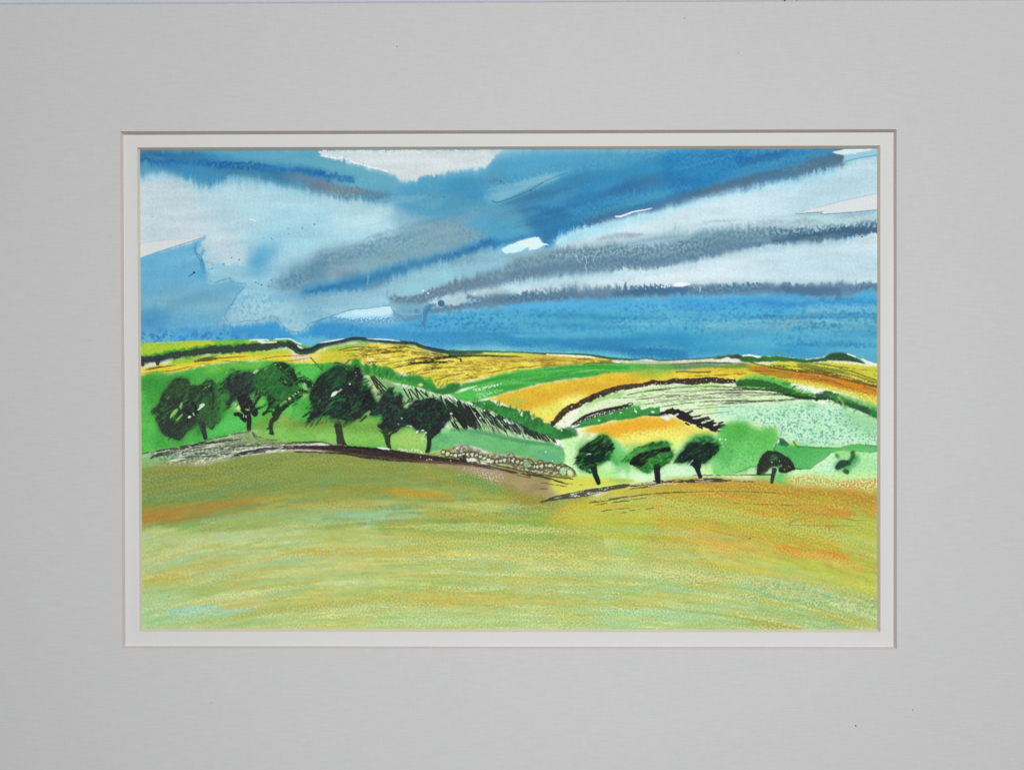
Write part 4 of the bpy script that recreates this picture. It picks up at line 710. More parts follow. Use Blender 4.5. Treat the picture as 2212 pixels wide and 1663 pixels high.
for q, w, c in (('480 1030 520 985 560 945', 2, (122, 184, 92)), ('370 780 400 745 425 735', 1.3, (96, 150, 84)), ('620 990 640 978 655 972', 2.2, (220, 232, 214)), ('730 900 760 885', 1.6, (190, 210, 180)), ('755 870 780 840 815 832', 2.8, (216, 228, 214)), ('820 635 835 630', 1, (180, 210, 150)), ('850 625 890 605', 1, (160, 200, 120)), ('1020 840 1070 790', 2.2, (140, 196, 110)), ('960 790 1000 750', 1.2, (120, 180, 96)), ('1000 750 1040 700', 1.2, (110, 170, 90))): stroke(T('C1', q), w, c, .95, taper=.25, ws=.6)
dots('C1', '677 942 12 690 960 7', (220, 232, 214))
stroke(T('C1', '780 1060 800 1130 825 1225'), [7, 7, 6, 5, 5], (50, 52, 54), .97, 1, ws=1); poly(T('C1', '720 1100 760 1060 780 1180 730 1200'), (52, 120, 58), .7, 3)
poly(T('C1', '930 700 1000 660 1100 680 1110 800 1080 900 1040 1000 960 1050 900 1100 950 960'), (56, 124, 58), .75, 4, 4)
T1 = '190 930 290 800 390 620 520 525 650 600 760 610 850 550 960 640 1000 800 980 960 930 1090 780 1070 600 1160 500 1250 340 1190 260 1050'
rough('C1', T1, 130, ((42, 56, 48), (52, 84, 54), (36, 42, 44), (70, 120, 66), (48, 50, 56)), (40, 120), (.8, 2.2), -.75, .6, 41, .5)
for q, w, c in (('410 990 450 930 495 885', 2.6, (134, 194, 100)), ('520 870 550 820', 2, (134, 194, 100)), ('480 1030 520 985 560 945', 1.4, (122, 184, 92)), ('730 900 780 860 815 832', 1.8, (220, 230, 216)), ('620 990 655 972', 1.8, (220, 232, 214))): stroke(T('C1', q), w, c, .95, taper=.25, ws=.8)
# second tree: dark crown, forked trunk
crown('C1', '970 690 1020 620 1050 560 1100 500 1170 465 1220 480 1290 455 1380 465 1420 490 1430 560 1420 640 1380 700 1340 720 1330 800 1250 800 1220 760 1160 790 1120 830 1080 860 1060 800 1110 780 1110 700 1060 660', (48, 52, 56), (50, 78, 60))
poly(T('C1', '1230 490 1390 470 1420 560 1380 650 1290 640'), (52, 78, 64), .6, 4, 4); poly(T('C1', '1090 560 1230 540 1290 700 1200 760 1100 680'), (50, 46, 54), .6, 5, 4)
for q in ('1100 430 1170 430 1120 500', '1380 460 1450 430 1490 400', '1000 620 1060 580 1080 540'): scr('C1', q, (60, 120, 62), 2.4, .7)
stroke(T('C1', '1240 740 1265 850 1300 930'), [9, 8, 6], (42, 38, 44), .97, ws=1.5); stroke(T('C1', '1340 780 1370 870 1400 930'), [5, 6, 8], (42, 38, 44), .97, ws=1.5)
stroke(T('C1', '1300 740 1310 860 1330 960 1335 1130'), [6, 3, 5, 5.5, 5.5, 5], (42, 38, 44), .97, ws=1); stroke(T('C1', '1460 640 1440 740 1390 810 1370 860'), [6, 8, 6, 5], (44, 40, 46), .95, ws=1.5, st=.08)
stroke(T('C1', '1175 945 1230 960 1280 1020 1300 930 1250 900'), [4.5, 5, 4, 4, 4], (42, 38, 46), .97, ws=1.5)
for q, w, c in (('1380 700 1365 750 1370 780', 3, (84, 160, 80)), ('1370 810 1400 770 1430 730', 2, (170, 200, 160)), ('1460 640 1440 690', 1.5, (110, 160, 110)), ('1290 890 1340 900', 2, (140, 190, 110)), ('1265 970 1275 980', 1.4, (190, 210, 180)), ('1298 958 1300 990', 1.3, (180, 206, 180))): stroke(T('C1', q), w, c, .9, taper=.25)
poly(T('C1', '1430 820 1490 740 1530 745 1540 800 1500 840 1440 860'), (110, 196, 88), .9, 1.5, 2)
rough('C1', '970 690 1050 560 1170 465 1290 455 1430 520 1420 640 1330 780 1160 780 1080 800 1100 700', 90, ((44, 44, 52), (52, 84, 62), (36, 38, 42), (60, 96, 66)), (30, 90), (.8, 2), -.75, .6, 42, .5)
# third tree: green crown swept to the right
crown('C1', '1400 520 1440 460 1500 410 1560 390 1620 350 1680 340 1760 370 1850 440 1890 520 1910 600 1920 700 1900 780 1800 820 1700 860 1600 880 1560 840 1540 740 1480 720 1440 640 1400 600', (46, 98, 54), (62, 122, 62), .95, 3)
poly(T('C1', '1560 420 1690 430 1850 580 1840 640 1600 600 1480 520'), (56, 112, 60), .6, 6, 4); poly(T('C1', '1480 620 1680 600 1700 720 1560 740 1480 700'), (48, 104, 54), .6, 5, 4)
for q, w in (('1610 350 1680 380 1760 440 1850 520 1900 600', [3, 6, 7, 8, 5]), ('1680 340 1760 370 1830 440 1860 520', [2, 3, 5, 6, 5]), ('1690 520 1760 570 1850 610', [6, 8, 5]), ('1550 740 1600 770 1610 800', [6, 8, 4]), ('1700 660 1680 740 1600 830 1540 920 1480 960', [1.5, 2, 3, 4, 3]), ('1400 900 1560 830 1640 790', [3, 2.5, 2]), ('1540 920 1700 910 1800 830 1860 800', [2, 2, 3, 2]), ('1600 960 1680 920 1800 830', [4, 5, 3]), ('1900 560 1960 545 2030 570 2060 640', [5, 7, 7, 7]), ('1870 740 1950 700 2020 680', [10, 9, 6]), ('1640 900 1760 820 1860 760', [5, 8, 8])):
    stroke(T('C1', q), w, (34, 42, 38), .9, taper=.06, ws=1.5, wz=5, st=.12, sl_len=14)
scr('C1', '1840 410 1870 420 1860 460', (52, 92, 52), 1.5); scr('C1', '1910 450 1940 490 1910 480', (52, 92, 52), 1.5)
stroke(T('C1', '1680 900 1640 990 1600 1030 1590 1100 1600 1170'), [9, 7, 5, 5, 4], (44, 56, 48), .95, 1, ws=1.5); stroke(T('C1', '1550 1115 1590 1110'), 2.5, (44, 56, 48), .9); stroke(T('C1', '1575 1172 1620 1178'), 2, (40, 46, 46), .95)
for q, w, c in (('1690 400 1710 395', 2, (206, 218, 200)), ('1620 370 1660 365', 1.3, (150, 190, 90)), ('1380 470 1440 430', 2.5, (170, 212, 160)), ('1510 440 1560 400', 2.2, (160, 206, 150)), ('1690 850 1730 820 1780 790', 2.4, (150, 190, 110)), ('1795 775 1820 755', 2.8, (210, 226, 150)), ('1848 735 1855 725', 2, (214, 228, 180)), ('1868 712 1880 700', 2.6, (214, 228, 180)), ('1905 690 1912 680', 2, (224, 232, 214)), ('1965 600 1990 640 2010 665', 3.2, (140, 190, 130)), ('1975 580 2000 610', 1.3, (176, 200, 150)), ('1740 560 1780 580', 2, (100, 160, 90)), ('1060 470 1080 450', 1.5, (150, 200, 130))): stroke(T('C1', q), w, c, .95, taper=.2)
poly(T('C1', '1970 700 2030 695 2040 720 1960 750'), (170, 210, 110), .8, 2)
rough('C1', '1400 520 1500 410 1640 345 1800 400 1910 600 1900 780 1700 860 1540 780 1450 640', 100, ((40, 92, 50), (64, 130, 64), (34, 62, 44), (50, 108, 56)), (40, 110), (.8, 2), -.75, .6, 43, .5)
# fourth tree: the biggest, black crown in slanting strokes
crown('C2', '200 700 240 600 280 560 330 480 400 440 480 400 560 380 640 430 700 420 760 400 800 450 830 560 860 600 880 640 920 740 980 820 1000 900 960 960 860 930 800 980 740 1010 640 1030 560 1010 480 1000 400 960 300 980 200 1040 160 1060 200 960 240 860 210 800', (40, 42, 46), (38, 76, 52), .97, 4)
poly(T('C2', '400 440 560 385 620 470 600 600 480 640 400 560'), (40, 92, 54), .6, 5, 4); poly(T('C2', '760 600 880 620 980 820 980 960 880 900 760 760'), (28, 30, 34), .9, 4, 3)
for i in range(46):
    x = 230+560*rr.rand(); y = 480+470*rr.rand(); L = 60+110*rr.rand()
    scr('C2', '%f %f %f %f' % (x, y+L*.4, x+L, y-L*.15), ((30, 34, 40), (48, 110, 60), (34, 84, 52), (52, 44, 52))[int(rr.rand()*4)], 1+2*rr.rand(), .55)
for i in range(9):
    x = 140+60*i; y = 1040-12*i+20*rr.rand(); scr('C2', '%f %f %f %f' % (x, y+60, x+90, y-60), (44, 78, 50), 2.6, .65)
for q, w, c in (('450 745 490 705 530 680', [2, 4, 2], (226, 234, 228)), ('530 690 580 650', 1.8, (150, 190, 150)), ('300 800 330 775', 1.8, (90, 150, 80)), ('380 890 500 790 620 770', 2.2, (52, 120, 66)), ('300 980 400 900 500 850', 1.6, (46, 110, 60)), ('975 920 990 895', 2.6, (214, 228, 190)), ('985 900 1010 880', 3.5, (80, 150, 80)), ('850 945 880 940 905 910', 3.5, (176, 208, 150)), ('820 600 860 590', 2.5, (150, 190, 110))): stroke(T('C2', q), w, c, .95, taper=.2)
dots('C2', '745 497 13 668 592 12 740 460 6 235 610 5', (222, 232, 226))
stroke(T('C2', '530 1060 545 1150 560 1250 575 1320'), [8, 8, 8, 9, 10], (56, 58, 54), .97, 1, ws=1); stroke(T('C2', '600 1290 640 1320'), [4, 2], (44, 42, 44), .9)
stroke(T('C2', '480 1030 560 1040 650 1060'), 4, (80, 120, 50), .7, 2, ws=2)
rough('C2', '200 700 280 560 400 440 560 380 700 420 800 450 880 640 980 820 1000 900 860 930 640 1030 480 1000 300 980 160 1060 240 860', 110, ((34, 38, 42), (40, 84, 54), (30, 34, 38), (48, 60, 54)), (50, 130), (.8, 2.2), -.7, .75, 44, .35)
# fifth tree
crown('C2', '1000 830 1040 740 1100 680 1120 640 1150 650 1180 700 1190 740 1230 740 1260 700 1280 740 1290 860 1330 900 1400 960 1390 1030 1330 1080 1260 1110 1180 1150 1080 1170 1040 1120 1000 1080 1050 1040 1040 960 960 960 930 900', (42, 42, 46), (34, 76, 58), .97, 3)
for i in range(14):
    x = 1040+230*rr.rand(); y = 760+300*rr.rand(); scr('C2', '%f %f %f %f' % (x, y+20, x+60, y-15), ((30, 32, 38), (42, 92, 62), (54, 48, 56))[int(rr.rand()*3)], 2.2, .6)
stroke(T('C2', '1080 1150 1110 1240 1120 1300 1150 1370'), [6, 6, 6, 5, 3.5], (52, 62, 44), .97, ws=1); stroke(T('C2', '1210 1150 1150 1180 1130 1230'), 2.5, (44, 50, 42), .95); stroke(T('C2', '1020 1140 1080 1190'), 1.5, (50, 80, 44), .8)
dots('C2', '1278 993 13 1240 1063 11 1295 985 6', (222, 232, 226)); poly(T('C2', '1310 960 1370 900 1395 920 1380 950 1340 975'), (136, 200, 110), .95, 1, 1); dots('C2', '1325 962 12', (214, 236, 190))
rough('C2', '1000 830 1100 680 1180 700 1260 700 1290 860 1400 960 1330 1080 1180 1150 1050 1110 1040 960', 60, ((36, 40, 44), (44, 92, 62), (54, 48, 56)), (30, 80), (.8, 1.8), -.7, .7, 45, .4)
# sixth tree: round crown
crown('C2', '1320 900 1380 840 1450 790 1540 775 1650 765 1740 800 1800 870 1850 930 1840 1000 1800 1050 1760 1110 1700 1160 1640 1200 1590 1180 1540 1150 1460 1140 1400 1080 1330 1070 1290 1000', (38, 40, 44), (34, 78, 54), .97, 3)
for i in range(26):
    x = 1370+380*rr.rand(); y = 830+270*rr.rand(); scr('C2', '%f %f %f %f' % (x, y+20, x+80, y-20), ((30, 32, 38), (38, 88, 56), (50, 46, 52))[int(rr.rand()*3)], 1.8, .5)
stroke(T('C2', '1600 1160 1600 1250 1590 1340 1570 1410'), [9, 6, 5, 5, 5.5], (38, 44, 42), .97, ws=1); stroke(T('C2', '1700 1140 1650 1190 1610 1240'), [6, 4, 3], (38, 44, 42), .97)
stroke(T('C2', '1450 1160 1480 1145 1530 1140'), 2, (220, 230, 222), .95); dots('C2', '1560 1162 10 1350 1080 8 1375 1092 12 1850 937 15 1862 942 9', (224, 232, 220)); stroke(T('C2', '1340 1080 1390 1090'), 1.6, (200, 220, 190), .9)
poly(T('C2', '1780 1110 1840 1100 1850 1130 1800 1170 1740 1160'), (134, 206, 130), .85, 2, 2)
stroke(T('C2', '1520 1240 1560 1170'), 3.5, (206, 224, 170), .5, 1.5)
rough('C2', '1320 900 1450 790 1650 765 1800 870 1850 960 1760 1110 1620 1190 1460 1140 1330 1070', 80, ((34, 38, 42), (40, 88, 56), (28, 32, 36)), (40, 100), (.8, 1.8), -.7, .7, 46, .35)
rough('C1', '900 700 1000 560 1150 460 1500 400 1800 400 2000 540 2212 700 2212 900 1900 860 1500 900 1200 840 1000 900', 120, ((38, 60, 46), (30, 44, 40), (46, 92, 52), (60, 130, 60)), (40, 120), (.8, 2.2), -.7, .7, 61, .3)
rough('C2', '860 640 1000 700 1150 640 1300 760 1500 780 1750 820 1800 1000 1500 1050 1200 1120 1000 960', 80, ((34, 44, 42), (30, 34, 38), (40, 84, 52)), (40, 110), (.8, 2.2), -.7, .7, 62, .3)
rough('C2', '150 1050 300 700 500 450 650 360 850 520 1000 850 700 1050', 60, ((34, 44, 42), (46, 96, 54), (30, 36, 38)), (60, 150), (1, 2.4), -.7, .75, 63, .15)
for q, w, c in (('455 740 530 680', 2.2, (222, 230, 224)), ('415 985 495 885', 2, (134, 194, 100)), ('755 870 815 832', 1.6, (216, 228, 214))): stroke(T('C2' if c[0] == 222 else 'C1', q), w, c, .9, taper=.3, ws=1)
# ---------------------------------------------------------------- near slope, left: verge, stones and ink
FG = J(T('C1', '20 1440 300 1370 600 1320 900 1250 1300 1140 1400 1160'), T('C2', '-400 1230 0 1290 300 1270 700 1320 1000 1340 1300 1370 1600 1400'), T('C3', '60 1320 400 1420 700 1440 900 1450 1200 1530'), T('D2', '1500 110 1720 180 1740 240 1500 300 1440 460'), T('D2', '1900 400'), np.array([(1400, 1500), (260, 1500)]))
poly(FG, (150, 158, 84), 1, 1, 1.5, 8, sm=False, col2=(134, 150, 78), gm='h')
# ---------------------------------------------------------------- foreground washes
def W(t, s, c, a=.7, b=9, w=6, **k): poly(T(t, s), c, a, b, w, 24, **k)
W('D1', '40 120 500 130 1000 50 1600 20 2212 80 2212 480 1600 450 1000 430 600 480 40 520', (134, 146, 72), .9, 6, 4)
W('D1', '1000 60 1600 20 2212 80 2212 200 1500 200 900 200', (142, 152, 76), .6)
W('D1', '40 250 400 200 1000 110 1400 90 1000 180 500 260 40 300', (112, 130, 74), .65, 6)
W('D1', '40 300 300 290 700 330 900 420 400 470 40 500', (120, 148, 88), .6)
W('D1', '1300 150 2212 220 2212 330 1500 300', (138, 160, 78), .5)
W('D2', '0 80 500 120 900 200 1130 300 1100 420 800 330 300 250 0 240', (136, 150, 66), .75)
W('D2', '700 200 1000 240 1120 300 1100 440 900 380 700 300', (110, 146, 74), .75, 8); W('D2', '1040 380 1120 400 1100 480 1040 440', (92, 158, 100), .7, 5)
W('D2', '1100 300 1500 340 1500 500 1200 560 1050 520 1080 420', (142, 136, 62), .8)
W('D2', '300 330 900 400 1150 460 1130 570 800 590 400 560 200 440', (166, 186, 86), .8)
W('D1', '1300 380 1800 400 2212 450 2212 540 1600 530 1200 560 1000 500', (184, 180, 90), .75); W('D2', '0 430 400 480 500 560 0 530', (178, 194, 126), .7)
W('D1', '40 520 400 500 700 470 1000 450 1120 460 1100 500 700 560 500 640 200 660 40 700', (172, 140, 62), .7, 8, 4); stroke(T('D1', '40 610 300 575 600 510 900 470 1110 470'), [15, 13, 8, 6, 3], (188, 130, 56), .75, 5, ws=3, dry=.2, dk=.3, tt='f'); stroke(T('D1', '1000 430 1200 420 1320 440'), 4, (180, 150, 50), .6, 3)
stroke(T('D2', '0 350 250 380 450 410 620 420'), [8, 10, 10, 8], (186, 148, 50), .7, 5, ws=3); stroke(T('D1', '1750 370 2000 345 2212 355'), 8, (164, 146, 54), .6, 5)
stroke(T('D2', '0 410 300 440 500 470'), 6, (130, 160, 94), .5, 5)
W('D1', '60 680 400 650 700 620 1100 560 1600 540 2212 560 2212 720 1800 740 1400 710 900 720 200 750 100 740', (150, 186, 118), .9, 5, 4)
W('D1', '160 690 500 650 620 690 400 720 200 730', (116, 172, 84), .8, 5); W('D1', '1500 560 2212 560 2212 640 1700 640', (160, 206, 164), .8, 6); W('D2', '0 510 280 540 400 600 200 640 0 620', (158, 200, 160), .8, 6)
W('D1', '700 640 1400 620 1500 700 900 710', (166, 180, 108), .6, 6)
W('D2', '0 640 300 660 600 600 900 590 1100 580 1500 520 1900 580 2200 650 2000 760 1500 800 1000 800 500 780 0 740', (140, 166, 78), .85, 8)
W('D2', '300 600 700 620 900 700 700 770 400 760 200 700', (144, 176, 90), .7); W('D2', '1500 560 2212 680 2212 800 1800 760 1500 700', (166, 168, 70), .7); W('D2', '1200 640 1500 700 1450 800 1100 780', (128, 168, 84), .6)
stroke(T('D2', '620 620 900 590 1130 560 1400 500'), [2, 4, 6, 8], (138, 142, 62), .6, 3); stroke(T('D2', '1550 550 1850 580 2100 650 2212 670'), [2, 7, 7, 2], (146, 152, 66), .6, 4)
# lower pale meadow
W('D1', '40 740 600 730 1200 700 1700 710 2212 740 2212 1600 40 1600', (190, 204, 124), 1, 4, 3, col2=(178, 200, 136), gm='h')
W('D2', '0 750 500 780 1000 800 1500 820 2212 870 2212 1600 0 1600', (182, 192, 106), .95, 12, 4, col2=(172, 186, 100), gm='h')
W('D3', '-100 800 300 900 700 1040 1200 1130 1700 1180 2180 1310 2180 1600 -100 1600', (166, 194, 120), .95, 6, 4, col2=(152, 190, 130), gm='h')
W('D3', '200 780 700 900 900 1150 400 1150 0 1000', (178, 184, 96), .9, 10)
def bands(t, spec):
    for q, w, c, a in spec: stroke(T(t, q), w, c, a, 4.5, ws=4, wz=12, fe=1.5)
bands('D1', [('60 800 400 780 900 770 1500 800', 9, (182, 204, 150), .6), ('200 940 500 880 750 840 1100 870 1400 860', [6, 10, 8, 6, 4], (214, 198, 92), .6), ('80 1150 400 1100 800 1030 1200 960 1500 920 1850 900 2212 900', [10, 14, 14, 12, 9, 10, 10, 12, 12], (204, 184, 82), .75), ('1200 970 1600 920 1850 885 2212 890', [3, 5, 6, 5], (204, 168, 66), .6), ('60 1020 400 980 800 940 1100 910', 6, (184, 206, 170), .5), ('60 1200 300 1180 700 1160 1200 1090 1600 1080', [10, 12, 12, 8], (180, 184, 92), .6), ('80 1270 400 1230 800 1200', 8, (160, 190, 110), .55), ('1500 1060 1800 1060 2212 1050', 14, (182, 206, 142), .6), ('1700 1200 2212 1180', 12, (192, 214, 150), .6), ('400 1330 900 1300 1400 1240', 9, (186, 204, 150), .55), ('300 1440 600 1420 850 1440 1200 1370', [9, 13, 8, 3], (160, 204, 184), .8), ('80 1450 500 1500 800 1470', 10, (164, 202, 150), .6), ('850 1470 1200 1420 1600 1390 2212 1360', [3, 9, 9, 6], (186, 178, 84), .7), ('1500 1410 1900 1380 2212 1365', [2, 4, 4], (190, 158, 62), .6), ('600 1560 1200 1530 2212 1500', 14, (178, 196, 118), .6), ('60 1560 350 1550', 10, (160, 206, 160), .6), ('370 1500 400 1560 410 1585', 4, (172, 178, 76), .7), ('2212 1000 1800 1020', 5, (210, 196, 96), .5)])
bands('D2', [('0 930 300 920 600 900', 16, (196, 182, 78), .6), ('0 780 500 780', 8, (190, 176, 88), .5), ('400 940 700 930 1000 930 1150 950', [4, 7, 9, 7], (222, 204, 118), .85), ('1180 960 1300 1000 1500 990 1850 1030', [5, 5, 7, 6], (222, 206, 116), .85), ('1860 960 2212 1010', [3, 6], (214, 206, 100), .8), ('0 1080 500 1050 900 1070', 12, (188, 200, 126), .55), ('0 1190 400 1185', 9, (200, 208, 120), .7), ('0 1310 400 1305 1000 1320', [4, 5, 4], (188, 210, 150), .7), ('400 1250 900 1290 1500 1310', 9, (186, 176, 82), .55), ('0 1360 500 1370 1000 1390', [7, 8, 5], (192, 168, 72), .7), ('100 1500 800 1480 1500 1560', 22, (178, 198, 130), .7), ('1100 1100 1500 1100 1900 1180', 12, (164, 188, 122), .7), ('1500 1240 1900 1260 2212 1400', 14, (178, 180, 92), .5), ('1900 1540 2212 1560', 14, (156, 196, 146), .7), ('1200 1190 1400 1200 1700 1240', 7, (196, 190, 100), .5), ('860 1200 1100 1230 1300 1250', 5, (212, 208, 126), .6)])
# right-hand ochre hill
poly(T('D3', '-700 640 -560 470 -300 400 0 310 400 270 800 268 1150 285 1500 320 1800 345 2000 355 2100 380 2200 420 2200 1340 1700 1190 1250 1120 850 1070 650 1000 450 880 200 850 0 800 -300 700'), (184, 162, 68), 1, 4, 4, 12, col2=(170, 170, 72), gm='h')
W('D3', '-600 560 -300 460 0 420 200 520 200 700 0 760 -400 680', (188, 190, 72), .9, 12); W('D3', '-300 640 0 600 180 680 100 860 -200 780', (164, 186, 72), .8, 12)
W('D3', '300 270 900 262 1500 312 2000 352 2180 420 2180 520 1700 450 1100 400 500 360', (180, 134, 52), .85, 6); W('D3', '500 270 1100 280 1200 300 700 320', (166, 146, 66), .5, 5)
W('D3', '240 430 700 400 1400 450 1850 620 1850 760 1300 720 900 640 500 660 280 640', (172, 166, 70), .75, 10); W('D3', '1850 560 2180 560 2180 1000 1900 900', (166, 190, 94), .8, 10)
stroke(T('D3', '560 380 900 400 1200 460 1500 500 1800 540 1950 560'), [5, 9, 10, 14, 12, 8], (202, 134, 56), .75, 5, ws=3); stroke(T('D3', '1000 540 1250 570 1400 580'), [6, 9, 6], (204, 132, 58), .65, 5); stroke(T('D3', '240 470 300 560 250 640 280 700'), [8, 7, 5, 6], (196, 142, 60), .65, 5, ws=3); stroke(T('D3', '1550 640 1750 700 1800 740'), 10, (180, 140, 64), .6, 6); stroke(T('D3', '2040 500 2100 530 2180 540'), 8, (196, 140, 52), .7, 4)
W('D3', '300 700 600 690 1000 730 1250 790 1300 900 1000 920 880 930 700 880 500 790 350 760', (202, 176, 80), .85, 6); stroke(T('D3', '560 690 700 780 850 880 920 900'), [6, 10, 8, 4], (212, 158, 70), .8, 4, ws=2); stroke(T('D3', '330 710 500 760 650 840'), 9, (206, 172, 80), .5, 5); W('D3', '750 740 1000 740 1200 790 1000 820 800 800', (190, 180, 88), .6, 6)
stroke(T('D3', '1280 830 1400 880 1500 910 1750 920 1900 980 2030 1050'), [5, 9, 10, 10, 10, 7], (212, 142, 48), .9, 3, ws=3, dry=.12, dk=.2, tt='f'); stroke(T('D3', '1700 900 1850 950 2030 1050'), [3, 5, 4], (206, 124, 46), .7, 2)
W('D3', '600 860 1000 920 1300 940 1400 1060 1200 1110 800 1040 650 960', (206, 204, 92), .8, 6); W('D3', '1300 980 1700 960 2180 1060 2180 1320 1700 1180 1300 1110', (182, 204, 92), .9, 8); stroke(T('D3', '2040 1030 2100 1060 2180 1080'), 4, (140, 180, 66), .6, 2)
stroke(T('D3', '450 880 600 930 720 1010 850 1060 1100 1100 1300 1120'), [3, 8, 7, 3, 1, 1], (148, 172, 82), .7, 2.5)
W('D3', '300 880 700 1050 1000 1140 700 1200 300 1200 0 1050', (158, 178, 104), .7, 10); W('D3', '1100 1130 1700 1180 2180 1320 2180 1480 1500 1380 1000 1280', (150, 190, 132), .8, 7); W('D3', '-50 1000 300 960 400 1060 0 1100', (196, 188, 106), .6, 8)
bands('D3', [('1000 1300 1400 1330 1700 1400 2000 1480', [6, 14, 14, 10], (176, 188, 92), .7), ('1100 1160 1170 1190', 8, (176, 176, 96), .6), ('1000 1520 1250 1530 1500 1560', [4, 10, 6], (184, 158, 70), .7), ('850 1420 1300 1440 1700 1480', 8, (176, 196, 108), .6), ('1600 1400 1850 1470', 12, (186, 172, 90), .5), ('0 1480 500 1520 900 1540', 20, (164, 198, 140), .7), ('100 1260 500 1280 900 1330', 10, (184, 196, 110), .5), ('900 1270 1300 1310 1700 1350', 5, (130, 172, 122), .6), ('250 1110 400 1130', 6, (210, 182, 90), .5)])
stroke(T('D3', '560 680 640 720 700 800'), 1.2, (150, 140, 60), .7); stroke(T('D3', '700 700 900 740 1250 780'), 1.5, (170, 130, 56), .5)
# long dry drags of the brush, following the swell of the ground
def drag(P, col, a, thr, sd, lx=80, ly=3.0, dk=.10, tk=.42, b=14):
    sl = box(P, b*2.5); x = X[sl]; y = Y[sl]
    arc = np.where(x < 900, .00020, .00007)*(x-900)**2+.00022*np.maximum(0, x-1500)**2
    v = y-arc; ly = ly*2.1
    n = .72*noise(x/lx, v/ly, sd)+.28*noise(x/(lx*.3), v/(ly*.55), sd+3)+.3*(fbm(x/170, v/22, sd+5)-.5)
    m = blur(inside(P, x, y).astype(f4), b)*ss(thr-dk, thr+dk, n+tk*(FINE[sl]-.5)+tk*.5*(TOOTH[sl]-.5))
    lay(sl, m*a, col)
_LOW = T('D1', '20 745 600 735 1500 720 2212 760 2900 800 3700 850 4500 980 5300 1080 6000 1200 6700 1330 6700 1640 20 1640')
_UP = T('D1', '20 130 500 120 1000 60 1600 30 2212 90 2900 160 3300 330 3500 560 3000 700 2212 740 1400 720 600 700 20 720')
_OC = T('D3', '-300 420 100 330 500 280 1100 290 2100 370 2200 430 2200 1200 1300 1080 600 950 200 820 -200 680')
for c, a, t, sd, ly in (((216, 206, 128), .55, .60, 301, 3.2), ((168, 206, 176), .5, .64, 309, 3.6), ((156, 172, 88), .55, .60, 317, 3.0), ((206, 176, 82), .5, .66, 325, 4.2), ((214, 220, 160), .5, .66, 333, 2.6), ((148, 184, 118), .5, .64, 341, 3.4)):
    drag(_LOW, c, a, t, sd, 85, ly)
for c, a, t, sd, ly in (((112, 146, 84), .5, .6, 401, 2.8), ((164, 160, 76), .5, .62, 409, 3.0), ((106, 152, 112), .45, .66, 417, 2.6), ((140, 128, 60), .4, .66, 425, 3)):
    drag(_UP, c, a, t, sd, 60, ly)
for c, a, t, sd, ly in (((202, 196, 80), .5, .6, 501, 3), ((196, 148, 64), .5, .64, 509, 3.6), ((152, 150, 66), .5, .62, 517, 2.8), ((176, 186, 84), .4, .66, 525, 3)):
    drag(_OC, c, a, t, sd, 50, ly, tk=.5)
drag(T('D2', '350 890 900 860 1500 900 1900 950 2212 960 2212 1040 1800 1060 1200 1010 700 990 350 980'), (228, 214, 128), .8, .56, 601, 40, 5, tk=.6, b=5)
drag(T('D1', '60 740 900 720 1700 740 1700 900 900 900 60 1000'), (206, 220, 176), .5, .58, 609, 50, 3, tk=.5)
drag(T('D3', '1000 1120 1700 1180 2180 1310 2180 1480 1500 1380'), (196, 214, 170), .45, .6, 617, 40, 3, tk=.7)
stroke(T('D3', '1280 830 1400 880 1500 910 1750 920 1900 980 2030 1050'), [5, 9, 10, 10, 9, 6], (206, 146, 60), .75, 3, ws=4, dry=.42, dk=.2, tt='m')
stroke(T('D3', '560 690 700 780 850 880 920 900'), [5, 9, 7, 3], (212, 164, 78), .6, 4, ws=2)
stroke(T('D3', '330 710 500 750 700 800 900 860'), [6, 12, 12, 5], (204, 176, 84), .45, 6)
stroke(T('D1', '40 610 300 575 600 510 900 470 1110 465'), [13, 12, 7, 5, 2], (186, 134, 60), .7, 4, ws=3, dry=.25, dk=.3, tt='f')
stroke(T('D2', '0 350 250 380 450 410 620 425'), [5, 7, 7, 5], (184, 150, 58), .6, 4, ws=3)
stroke(T('D1', '600 640 1100 575 1600 560 2212 590'), [4, 9, 10, 8], (158, 200, 162), .55, 5, ws=3, dry=.2, dk=.3, tt='f')
poly(T('D1', '40 1250 300 1250 700 1400 900 1500 700 1600 40 1600'), (164, 206, 160), .45, 14, 6)
stroke(T('D1', '300 1445 600 1425 850 1440 1100 1385'), [7, 12, 8, 2], (164, 206, 190), .4, 4, ws=3)
poly(T('D2', '0 1480 1200 1480 2212 1500 2212 1620 0 1620'), (166, 200, 140), .5, 14, 6)
W('D1', '1300 50 2212 120 2212 330 1700 260 900 260 300 360 60 380 60 250 600 170', (134, 148, 76), .4, 10)
for i in range(70):
    _q = np.random.RandomState(5200+i); _x = 280+1600*_q.rand(); _l = 160+360*_q.rand(); _y0 = (1105 if _x > 1200 else 1120)+265*_q.rand()
    _P = np.array([(x, _y0+(.0002 if x < 900 else .00006)*(x-900)**2-12+.00022*max(0, x-1500)**2) for x in np.linspace(_x, _x+_l, 5)])
    _k = ((196, 204, 138), (176, 182, 92), (160, 190, 128), (204, 192, 108), (170, 202, 156), (186, 176, 90), (210, 216, 150))[_q.randint(7)]
    stroke(_P, [3, 6+7*_q.rand(), 3], _k, .3+.3*_q.rand(), 2+2.5*_q.rand(), taper=.25, ws=3, wz=14, fe=1.5, dry=.2, dk=.3, tt='f')
